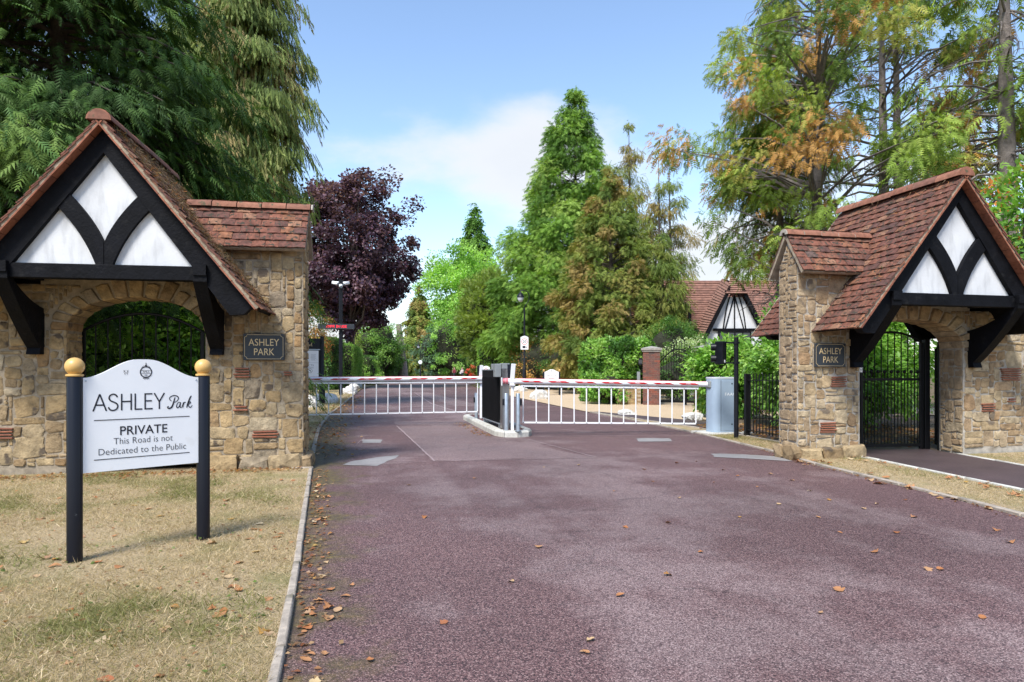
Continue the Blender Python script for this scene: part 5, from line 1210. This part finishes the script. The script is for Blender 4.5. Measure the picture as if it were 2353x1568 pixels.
# through the left archway
broadleaf('bright laurel seen through the left archway behind the iron gate', (-3.55, 12.9, 0), 3.3, 1.7, 1.6, [(.08, .17, .028), (.12, .22, .036), (.17, .28, .055), (.21, .32, .08)], 260, 65, .36, .12, .05, 1.7, name='laurel_shrub', cat='shrub', limbs=18, shell=.3)
broadleaf('dark evergreen shrub behind the left gatehouse wall', (-7.2, 12.6, 0), 3.0, 1.7, 1.5, PAL_LAURD, 90, 60, .4, .14, .06, 1.5, name='laurel_shrub', cat='shrub', limbs=14, shell=.3, core=True)
broadleaf('laurel rising above the tiled wing of the left gatehouse', (-3.1, 13.6, 0), 4.35, .8, 2.1, PAL_LAUR[:4], 70, 70, .36, .18, .08, 2.3, name='laurel_shrub', cat='shrub', limbs=16, shell=.3)
# left side of the road
broadleaf('purple-leaved maple towering over the left verge', at(803, 50), 16.0, 4.9, 6.1, PAL_PURP, 300, 170, .95, .23, .32, 10.0, T_ROUND, M_BARK, 'purple_maple', limbs=40, shell=.42, tf=.4, hangd=.35)
broadleaf('dark shrub with orange berries at the edge of the left gate pillar', at(722, 39), 6.2, 1.0, 1.9, PAL_MIX, 60, 70, .45, .12, .07, 3.6, name='berry_shrub', cat='shrub', limbs=14)
hedge('dark clipped laurel hedge behind the notice board and camera pole', spot(640, 46), spot(772, 45), 2.2, 3.4, PAL_LAURD, 15000, .13)
hedge('bright clipped conifer hedge right of the camera pole', spot(783, 47), spot(812, 60), 1.5, 3.1, PAL_LIME, 15000, .10, T_BUSH, m=M_NEEDLE)
broadleaf('rounded green tree beyond the bright clipped hedge on the left', at(868, 70), 7.6, 3.3, 3.2, PAL_GREEN, 150, 110, .75, .2, .16, 3.6, limbs=18, shell=.4, core=True)
conifer('drooping yellow-green conifer between the purple maple and the rounded tree', at(815, 66), 6.2, 2.2, PAL_YEW, 70, 60, .5, .1, .5, .2, 1.4, 1.2, .3, T_STRAND, name='weeping_conifer')
hedge('low dark hedge running along the far left verge', spot(832, 63), spot(925, 84), 1.6, 2.6, PAL_LAURD, 12000, .14)
broadleaf('golden green bush in front of the far left hedge', at(845, 64), 2.5, 1.25, 1.2, PAL_LIME, 50, 90, .4, .12, .06, 1.2, name='bush', cat='shrub', limbs=6, core=True)
tr_ = thing('dead_tree', 'bare grey dead tree trunk standing beside the far road', 'tree', at(925, 72))
mb = MB(); mb.tube([(0, 0, 0), (.05, 0, 1.2), (-.06, 0, 2.6), (-.22, 0, 4.2), (-.42, 0, 6.2)], [.62, .50, .44, .38, .26], 10)
mb.build('trunk', M_DEAD, tr_, True)
for (z, a, l) in ((3.9, .3, .5), (4.6, 3.0, .7), (2.2, 3.4, .35), (3.4, .1, .45)): MB().tube([(-.2, 0, z), (-.2 + math.cos(a) * l, -.3, z + .15)], [.16, .08], 7).build('branch_stub', M_DEAD, tr_, True)
conifer('rusty orange and green tree beyond the dead trunk', at(962, 105), 14.5, 4.2, PAL_BRN, 120, 90, .9, .12, .4, .2, 1.0, 1.3, .35, T_FRONDL, name='rusty_tree', dead=0, trunk_r=.2)
broadleaf('blue-green tree at the bend of the road', at(1003, 95), 8.8, 3.2, 3.9, PAL_BLUE, 90, 90, .8, .26, .16, 4.1, limbs=12, shell=.3, core=True)
broadleaf('bright lime green tree behind the far bend', at(1070, 108), 21.0, 7.6, 9.0, PAL_LIME, 230, 150, 1.6, .44, .35, 11.6, limbs=30, shell=.5, tf=.22)
conifer('distant dark spruce standing above the lime green tree', at(1090, 150), 38.6, 9.5, PAL_GREEN[:3], 150, 110, 1.6, .25, .30, .1, .7, 1.0, .32, T_FRONDL, name='spruce_tree', trunk_r=.35, tf=.2)
broadleaf('light green rounded tree left of the olive yew, at the bend', at(1036, 94), 10.4, 3.4, 4.6, PAL_LIME, 110, 120, .8, .24, .18, 5.0, limbs=14, shell=.35, core=True)
hedge('dark hedge closing the view behind the walkers', spot(950, 104), spot(1100, 101), 2.2, 3.4, PAL_LAURD, 14000, .22)
hedge('tall dark hedge farthest up the road', spot(880, 118), spot(1120, 122), 3, 6.2, PAL_GREEN, 14000, .34)
# right side of the road
broadleaf('olive green yew with dense upright foliage right of the road', at(1124, 62), 10.8, 3.1, 5.0, PAL_YEW, 230, 130, .85, .30, .25, 5.7, T_BUSH, name='yew_tree', limbs=18, shell=.35, tf=.5, hangd=-.3, core=True)
hedge('bright lime clipped hedge on the right of the road', spot(1128, 52), spot(1180, 58), 2.2, 3.5, PAL_LIME, 17000, .14)
lumpy('tall pointed green cypress right of the road', at(1322, 51), 22.5, 5.4, PAL_CYP, 540, 110, .85, .36, .07, 1.6, .5, .15, T_BUSH, trunk_r=.3, tf=.5, dead=16, skew=(-.28, 0))
lumpy('brown and olive cypress leaning against the tall green one', at(1402, 38), 12.6, 3.4, PAL_BRN, 340, 110, .54, .24, .04, 1.7, .55, .15, T_BUSH, trunk_r=.22, tf=.7, dead=10)
lumpy('thin rusty conifer top rising above the brown cypress, taller of two', at(1447, 46), 17.8, 2.4, PAL_BRN[2:], 150, 60, .52, .28, .30, 1.6, .15, .5, T_TUFT, name='sparse_conifer', dead=10, tf=.8)
lumpy('thin rusty conifer top right of the taller one', at(1530, 44), 15.6, 2.5, PAL_BRN[1:], 160, 60, .52, .28, .22, 1.6, .2, .5, T_TUFT, name='sparse_conifer', dead=12, trunks=[(-.5, 0), (.4, .2)], tf=.8)
lumpy('dark olive cypress in shade left of the timbered house', at(1522, 37), 8.6, 1.9, PAL_BRN[:4], 170, 60, .5, .30, .05, 1.8, .5, .3, T_TUFT, name='cypress_tree')
broadleaf('dome-shaped clipped yew in front of the timbered house', at(1540, 31), 3.75, 1.35, 1.5, PAL_GREEN[:3], 110, 150, .34, .085, .1, 2.2, name='yew_dome', cat='shrub', limbs=8, shell=.55, core=True)
broadleaf('shrub with rust and orange leaves beside the street lamp', at(1238, 47), 4.2, 2.3, 2.0, PAL_MIX, 120, 90, .45, .13, .06, 1.7, name='autumn_shrub', cat='shrub', limbs=14, shell=.35, core=True)
broadleaf('dark mixed shrub between the rusty shrub and the laurel hedge', at(1318, 44), 4.0, 2.2, 2.0, PAL_MIX[:3] + PAL_LAURD, 110, 90, .45, .13, .06, 1.75, name='autumn_shrub', cat='shrub', limbs=14, shell=.35, core=True)
broadleaf('small red-leaved bush at the far roadside', at(1085, 84), 1.9, .8, .6, [(.35, .05, .03), (.45, .09, .05), (.25, .06, .03)], 20, 60, .3, .14, .04, 1.3, name='red_bush', cat='shrub', limbs=4)
hedge('leafy laurel hedge left of the brick gate pier', spot(1370, 28.5), spot(1468, 26.0), 1.5, 2.35, PAL_LAUR, 17000, .13, bulge=.2)
broadleaf('low laurel clump at the foot of the laurel hedge', at(1400, 26), 1.35, .9, .6, PAL_LAUR, 40, 80, .3, .13, .04, .62, name='laurel_shrub', cat='shrub', limbs=6, core=True)
broadleaf('pale silver-green shrub behind the driveway gate', at(1580, 29), 2.6, 1.1, 1.0, [(.22, .27, .14), (.28, .33, .19), (.16, .22, .09)], 50, 90, .35, .09, .05, 1.6, name='pale_shrub', cat='shrub', limbs=8, core=True)
broadleaf('dark evergreen behind the driveway gate', at(1545, 28.5), 2.0, 1.3, .9, PAL_LAURD, 50, 90, .35, .1, .05, .95, name='laurel_shrub', cat='shrub', limbs=8, core=True)
broadleaf('large bright laurel behind the grey cabinet and railing', (10.2, 13.2, 0), 2.95, 1.5, 1.5, PAL_LAUR[1:], 220, 120, .38, .11, .1, 1.5, name='laurel_shrub', cat='shrub', limbs=30, shell=.5, tf=.9, core=True)
broadleaf('bright laurel spilling over the gravel beside the driveway gate', (9.9, 16.6, 0), 2.0, 1.0, 1.05, PAL_LAUR[1:], 110, 110, .36, .14, .08, .98, name='laurel_shrub', cat='shrub', limbs=20, shell=.5, tf=.9, core=True)
broadleaf('tall laurel rising behind the right gatehouse', (9.5, 12.2, 0), 2.7, 1.4, 1.3, PAL_LAUR[1:], 110, 90, .4, .12, .08, 1.35, name='laurel_shrub', cat='shrub', limbs=18, shell=.4, core=True)
broadleaf('leafy shrub seen through the tall iron gate', (11.4, 13.3, 0), 3.5, 1.6, 1.6, PAL_LAUR[1:], 140, 80, .4, .13, .08, 1.7, name='laurel_shrub', cat='shrub', limbs=22, shell=.4)
broadleaf('dry brown twiggy bush below the laurel by the driveway gate', (10.3, 16.1, 0), .6, .5, .3, [(.12, .07, .045), (.18, .10, .06), (.09, .06, .04)], 24, 50, .18, .05, .02, .3, name='dry_bush', cat='shrub', limbs=12)
lumpy('large sparse conifer with rusty sprays behind the right gatehouse', at(1985, 19), 15.5, 4.6, PAL_RUST, 250, 125, .52, .19, .22, 2.6, .25, .55, T_BUSH, M_BARKG, trunk_r=.36, trunks=[(-1.3, .3), (.4, -.2), (1.5, .4)], tf=1.9, name='rusty_conifer', dead=80, spread=1.4, squash=.95)
conifer('thin conifer with trailing rusty boughs left of the large sparse one', at(1790, 22), 14.5, 2.4, PAL_RUST, 130, 110, .24, .32, .55, .3, 1.3, 2.6, .34, T_FROND, M_BARKG, trunk_r=.16, tf=1.7, name='rusty_conifer', dead=22, spread=1.5)
conifer('bare-trunked conifer at the right edge with thin dead side branches', at(2310, 15.5), 13.5, 2.6, PAL_RUST[:4], 60, 22, .40, .25, .4, .25, .9, 3.0, .3, T_FROND, M_BARKG, trunk_r=.30, tf=.7, name='bare_conifer', dead=70)
broadleaf('leafy tree with orange and red leaves at the right edge above the gatehouse', at(2345, 12.5), 5.2, 1.3, 1.4, PAL_LAUR[:4] + [(.09, .16, .03), (.10, .17, .03), (.12, .2, .04), (.32, .12, .035)], 95, 55, .40, .14, .09, 3.6, name='autumn_tree', limbs=22, shell=.3, tf=.55)

# ------------------------------------------------------------------ two walkers far up the road
def walker(label, loc, rz, top_c, leg_c, skin_c, hair_c, ph, extra=None):
    P = thing('person', label, 'person', loc, rz)
    s = 1 if ph else -1
    J = {'pel': (0, 0, .92), 'bel': (0, 0, 1.06), 'che': (0, -.01, 1.28), 'nek': (0, 0, 1.43), 'hd0': (0, -.01, 1.50), 'hd1': (0, -.015, 1.60), 'hd2': (0, 0, 1.66)}
    E = [('pel', 'bel'), ('bel', 'che'), ('che', 'nek'), ('nek', 'hd0'), ('hd0', 'hd1'), ('hd1', 'hd2')]
    Rr = {'pel': .145, 'bel': .125, 'che': .15, 'nek': .05, 'hd0': .075, 'hd1': .095, 'hd2': .055}
    for q in (-1, 1):
        sw = q * s * .16; n = str(q)
        J.update({'hip' + n: (q * .09, 0, .86), 'kne' + n: (q * .095, -sw * .9 - .03, .47), 'ank' + n: (q * .095, -sw * 1.1 + (.12 if sw < 0 else 0), .09 + (.08 if sw < 0 else 0)), 'toe' + n: (q * .10, -sw * 1.1 - .15 + (.12 if sw < 0 else 0), .035 + (.05 if sw < 0 else 0)),
                  'sho' + n: (q * .17, 0, 1.37), 'elb' + n: (q * .235, sw * .5 + .07, 1.11), 'wri' + n: (q * .17, sw * .6 - .14, 1.06), 'hnd' + n: (q * .14, sw * .6 - .21, 1.09)})
        E += [('pel', 'hip' + n), ('hip' + n, 'kne' + n), ('kne' + n, 'ank' + n), ('ank' + n, 'toe' + n), ('che', 'sho' + n), ('sho' + n, 'elb' + n), ('elb' + n, 'wri' + n), ('wri' + n, 'hnd' + n)]
        Rr.update({'hip' + n: .095, 'kne' + n: .06, 'ank' + n: .042, 'toe' + n: .038, 'sho' + n: .06, 'elb' + n: .042, 'wri' + n: .03, 'hnd' + n: .036})
    ks = list(J); me = bpy.data.meshes.new('body'); me.from_pydata([J[k] for k in ks], [(ks.index(a), ks.index(b)) for a, b in E], [])
    o = link('body', me); md = o.modifiers.new('skin', 'SKIN'); o.modifiers.new('sub', 'SUBSURF').levels = 1
    for i, k in enumerate(ks): me.skin_vertices[0].data[i].radius = (Rr[k], Rr[k] * (.8 if k in ('pel', 'bel', 'che') else 1)); me.skin_vertices[0].data[i].use_root = (k == 'pel')
    bpy.context.view_layer.update(); m2 = bpy.data.meshes.new_from_object(o.evaluated_get(bpy.context.evaluated_depsgraph_get())); bpy.data.objects.remove(o)
    m2.name = 'body'
    sk = plain('skin_%d' % ph, skin_c, .5, var=.05, bs=0); tp = plain('top_%d' % ph, top_c, .8, var=.15, bs=.1); lg = plain('legwear_%d' % ph, leg_c, .8, var=.15, bs=.1); sh = plain('shoes_%d' % ph, (.5, .5, .5), .6, bs=0)
    for m_ in (sk, tp, lg, sh): m2.materials.append(m_)
    for f in m2.polygons:
        c = f.center; f.material_index = 3 if c.z < .10 else 2 if c.z < .98 else 1 if (c.z < 1.40 and abs(c.x) < .20) else 0; f.use_smooth = True
    b = link('body', m2, P)
    hm = plain('hair_%d' % ph, hair_c, .6, var=.3, bs=.2); bm = bmesh.new(); bmesh.ops.create_icosphere(bm, subdivisions=3, radius=.108)
    for v in bm.verts:
        v.co.z *= 1.12
        if v.co.y < -.03 and v.co.z < .045: v.co *= .72
    bm.verts.ensure_lookup_table(); me = bpy.data.meshes.new('hair'); bm.to_mesh(me); bm.free(); me.materials.append(hm); link('hair', me, b, (0, .012, 1.615))
    fc = MB()
    for q in (-1, 1): fc.lathe([(.004, -.006), (.011, 0), (.004, .006)], (q * .034, -.107, 1.605), 8)
    fc.box((0, -.108, 1.548), (.045, .012, .010)); fc.build('eyes_and_mouth', M_INK, b)
    MB().add([(-.013, -.098, 1.572), (.013, -.098, 1.572), (0, -.098, 1.612), (0, -.128, 1.576)], [(0, 1, 3), (1, 2, 3), (0, 3, 2), (0, 2, 1)]).build('nose', sk, b)
    if extra: MB().box((-.20, -.10, 1.02), (.26, .14, .30), ry=.5, bev=.04).build('carried_jacket', plain('jacket', (.6, .58, .55), .8), P)
    return P
px_, py_ = spot(1044, 86); walker('person in a dark red sleeveless top and dark leggings walking up the far road', (px_, py_, 0), rad(8), (.22, .02, .035), (.02, .022, .03), (.55, .33, .25), (.32, .19, .10), 0)
px_, py_ = spot(1062, 88); walker('person in a pale top carrying a light jacket, beside the one in red', (px_, py_, 0), rad(-6), (.55, .47, .42), (.03, .03, .035), (.55, .35, .27), (.38, .26, .15), 1, True)

# ------------------------------------------------------------------ grass, fallen leaves
def grass(name, label, n, xf, yr, seed, hgt_=(.018, .045), dens=None, group=None, z=.015):
    r = np.random.default_rng(seed); y = yr[0] + (yr[1] - yr[0]) * r.random(n) ** 1.35; lo, hi = xf(y); x = lo + (hi - lo) * r.random(n)
    pos = np.stack([x, y, np.full(n, z)], 1)
    g = np.array([noise.noise((a * .9, b * .9, 4.2)) + .5 * noise.noise((a * 2.7, b * 2.7, 9.1)) for a, b in zip(x, y)])
    bare = np.array([noise.noise((a * .8, b * .8, 14.2)) for a, b in zip(x, y)]); keep = r.random(n) > np.clip((bare - .1) * 2.2, 0, .65); pos, g = pos[keep], g[keep]; n = len(pos)
    tone = np.where(g + r.normal(0, .25, n) > .25, r.integers(5, 8, n), r.integers(0, 5, n))
    pal = [(.42, .325, .19), (.51, .40, .25), (.32, .245, .14), (.58, .47, .32), (.37, .29, .165), (.25, .235, .10), (.175, .185, .065), (.29, .265, .12)]
    d = r.normal(0, .75, (n, 3)); d[:, 2] = r.uniform(.1, .8, n); up = r.normal(0, 1, (n, 3)); tall = 1 + .45 * np.clip(g * 1.6, 0, 1)
    o = leaf_mesh(name, T_BLADE, pos, d, up, r.uniform(hgt_[0], hgt_[1], n) * tall * r.choice([.6, 1, 1, 1.5], n), pal, M_GRASS, None, .42, tone); tag(o, label, 'grass', kind='stuff'); return o
kx = lambda y: np.interp(y, [p[1] for p in KL], [p[0] for p in KL]) - .045
grass('lawn_grass', 'short parched grass of the near lawn', 420000, lambda y: (np.maximum(-6.5, -.9 - y * .62), kx(y)), (1.9, 9.2), 3)
grass('left_verge_grass', 'dry grass of the left verge beyond the gate', 26000, lambda y: (-3.0 + 0 * y, kx(y)), (9.9, 45), 4, (.05, .12))
kr_ = lambda y: np.interp(y, [p[1] for p in KR], [p[0] for p in KR]) + .065
pn_ = lambda y: np.interp(y, [p[1] for p in PATH_N], [p[0] for p in PATH_N]) - .05
grass('right_verge_grass', 'dry grass strip between the road and the right footpath', 42000, lambda y: (kr_(y), pn_(y)), (4.2, 12), 5)
grass('path_side_grass', 'dry grass below the right gatehouse wall', 16000, lambda y: (np.interp(y, [p[1] for p in PATH_F], [p[0] for p in PATH_F]) + .05, np.full_like(y, 11.0)), (5.4, 8.2), 6)
def leaf_shape(seed, lobed):
    r = random.Random(seed); nx, ny = 4, 6; vs_ = []; curl = r.uniform(.5, 1.6); roll = r.uniform(-.8, .9)
    for j in range(ny + 1):
        t = j / ny; w = math.sin(math.pi * min(1, t * .93 + .05)) ** .8 * (.38 if not lobed else .5 * (1 + .35 * math.sin(t * 14)))
        for i in range(nx + 1):
            x = (2 * i / nx - 1) * w; vs_.append((x + r.uniform(-.02, .02), t - .5 + r.uniform(-.02, .02), curl * x * x * 1.1 + roll * (t - .5) ** 2 * .9 + r.uniform(-.015, .015)))
    z0 = min(v[2] for v in vs_); vs_ = [(v[0], v[1], v[2] - z0) for v in vs_]
    fs_ = [(j * (nx + 1) + i, j * (nx + 1) + i + 1, (j + 1) * (nx + 1) + i + 1, (j + 1) * (nx + 1) + i) for j in range(ny) for i in range(nx)]
    me = bpy.data.meshes.new('fallen_leaf'); me.from_pydata(vs_, [], fs_); me.materials.append(M_DEADLEAF); me.polygons.foreach_set('use_smooth', [True] * len(fs_)); return me
LEAVES = [leaf_shape(i, i % 2) for i in range(10)]
def drop(x, y, z, size, label, group):
    o = link('fallen_leaf', LEAVES[RND.randrange(10)], None, (x, y, z), (RND.gauss(0, .12), RND.gauss(0, .12), RND.uniform(0, 6.28)), (size * RND.uniform(.7, 1.1), size, size * RND.uniform(.25, .9))); tag(o, label, 'leaf', group)
n = 0
while n < 190:
    y = 2.3 + 6.5 * RND.random() ** 1.5; x = RND.uniform(-1.0 - y * .6, float(kx(np.array([y]))[0]) - .03)
    if math.hypot(x + 1.4, y - 5.2) < .3: continue
    drop(x, y, .021, RND.uniform(.035, .075), 'fallen dry leaf lying on the near lawn', 'fallen leaves on the lawn'); n += 1
for i in range(48):
    y = 2.6 + 6.2 * RND.random() ** 1.2; x = float(kx(np.array([y]))[0]) + .10 + abs(RND.gauss(0, .10))
    drop(x, y, .006, RND.uniform(.03, .065), 'fallen leaf gathered along the left kerb of the near road', 'fallen leaves along the left kerb')
for (x, y) in ((1340, 1500), (1357, 1473), (1347, 1502), (1535, 1323), (1886, 1410), (1928, 1358), (1700, 1190), (1437, 1213), (1536, 1203), (1238, 1259), (1175, 1338), (976, 1190), (940, 1116), (1020, 1433), (850, 1520), (1412, 1130), (1500, 1108), (1662, 1081), (2010, 1270), (2132, 1310), (2290, 1220), (2322, 1248), (2100, 1190), (1985, 1170), (1860, 1130), (1740, 1120), (1610, 1270), (1425, 1371), (2160, 1310), (2257, 1421), (1560, 1145), (1790, 1160), (1880, 1190), (2060, 1225), (1930, 1225), (1480, 1080), (1330, 1070), (1250, 1075), (1090, 1100), (745, 1505), (705, 1445), (1640, 1110), (1695, 1095), (1770, 1090), (1820, 1105), (1905, 1150), (2015, 1160), (2080, 1150), (1600, 1062), (1555, 1065)):
    g = gnd(x, y); drop(g[0], g[1], .006, RND.uniform(.035, .065), 'fallen leaf lying alone on the red road surface', 'fallen leaves on the open road')
for i in range(85):
    y = 4.9 + 4.0 * RND.random(); k = RND.random(); x = (float(kr_(np.array([y]))[0]) + RND.uniform(-.22, .10)) if k < .6 else float(pn_(np.array([y]))[0]) + RND.uniform(-.35, .05)
    drop(x, y, .03 if x > float(kr_(np.array([y]))[0]) else .006, RND.uniform(.05, .10), 'fallen leaf on the grass strip along the right kerb', 'fallen leaves along the right kerb')
def litter(name, label, n, f, size, pal):
    pos = np.array([f() for _ in range(n)]); d = RG.normal(size=(n, 3)); d[:, 2] *= .15; up = np.tile([0, 0, 1.0], (n, 1)) + RG.normal(0, .25, (n, 3))
    o = leaf_mesh(name, T_ROUND, pos, d, up, RG.uniform(*size, n), pal, M_LEAF, None, .3); tag(o, label, 'leaf litter', kind='stuff')
PAL_LIT = [(.36, .18, .08), (.28, .11, .05), (.42, .27, .14), (.22, .12, .06)]
def f1(): y = 10 + 24 * RND.random(); return (at_v(KL, y) + RND.gauss(.1, .28), y, .02 + RND.random() * .02)
litter('leaf_litter', 'scatter of brown leaves along the left kerb beyond the gate', 900, f1, (.05, .10), PAL_LIT)
def f0(): y = 2.2 + 6.8 * RND.random(); return (at_v(KL, y) + abs(RND.gauss(0, .09)) + .01, y, .006 + RND.random() * .012)
litter('leaf_litter', 'crumbled brown leaf bits drifted along the near left kerb', 500, f0, (.012, .04), PAL_LIT)
def f5(): y = 4.4 + 5.2 * RND.random(); return (float(kr_(np.array([y]))[0]) - abs(RND.gauss(0, .08)), y, .006 + RND.random() * .01)
litter('leaf_litter', 'crumbled brown leaf bits drifted along the right kerb', 400, f5, (.012, .04), PAL_LIT)
def f6(): y = 2.0 + 7.0 * RND.random() ** 1.3; return (RND.uniform(-1.0 - y * .6, at_v(KL, y) - .06), y, .02 + RND.random() * .02)
litter('leaf_litter', 'small leaf crumbs and clover scattered over the near lawn', 1500, f6, (.012, .035), PAL_LIT + [(.10, .16, .03), (.12, .18, .04)])
def f2(): return (RND.uniform(7.3, 12), RND.uniform(9.2, 14), .03 + RND.random() * .03)
litter('leaf_litter', 'brown leaf litter under the shrubs behind the right gate', 1500, f2, (.06, .12), PAL_LIT)
def f3(): t = RND.random(); return (2.62 - .25 * RND.random() ** 2, 12.8 + 3.6 * t, .008 + RND.random() * .01)
litter('leaf_litter', 'thin line of leaves against the left side of the island', 160, f3, (.03, .06), PAL_LIT)
def f4(): return (RND.uniform(-4.5, -.6), 9.0 - abs(RND.gauss(0, .15)), .03 + RND.random() * .02)
litter('leaf_litter', 'brown leaf litter along the foot of the left gatehouse wall', 500, f4, (.03, .06), PAL_LIT)
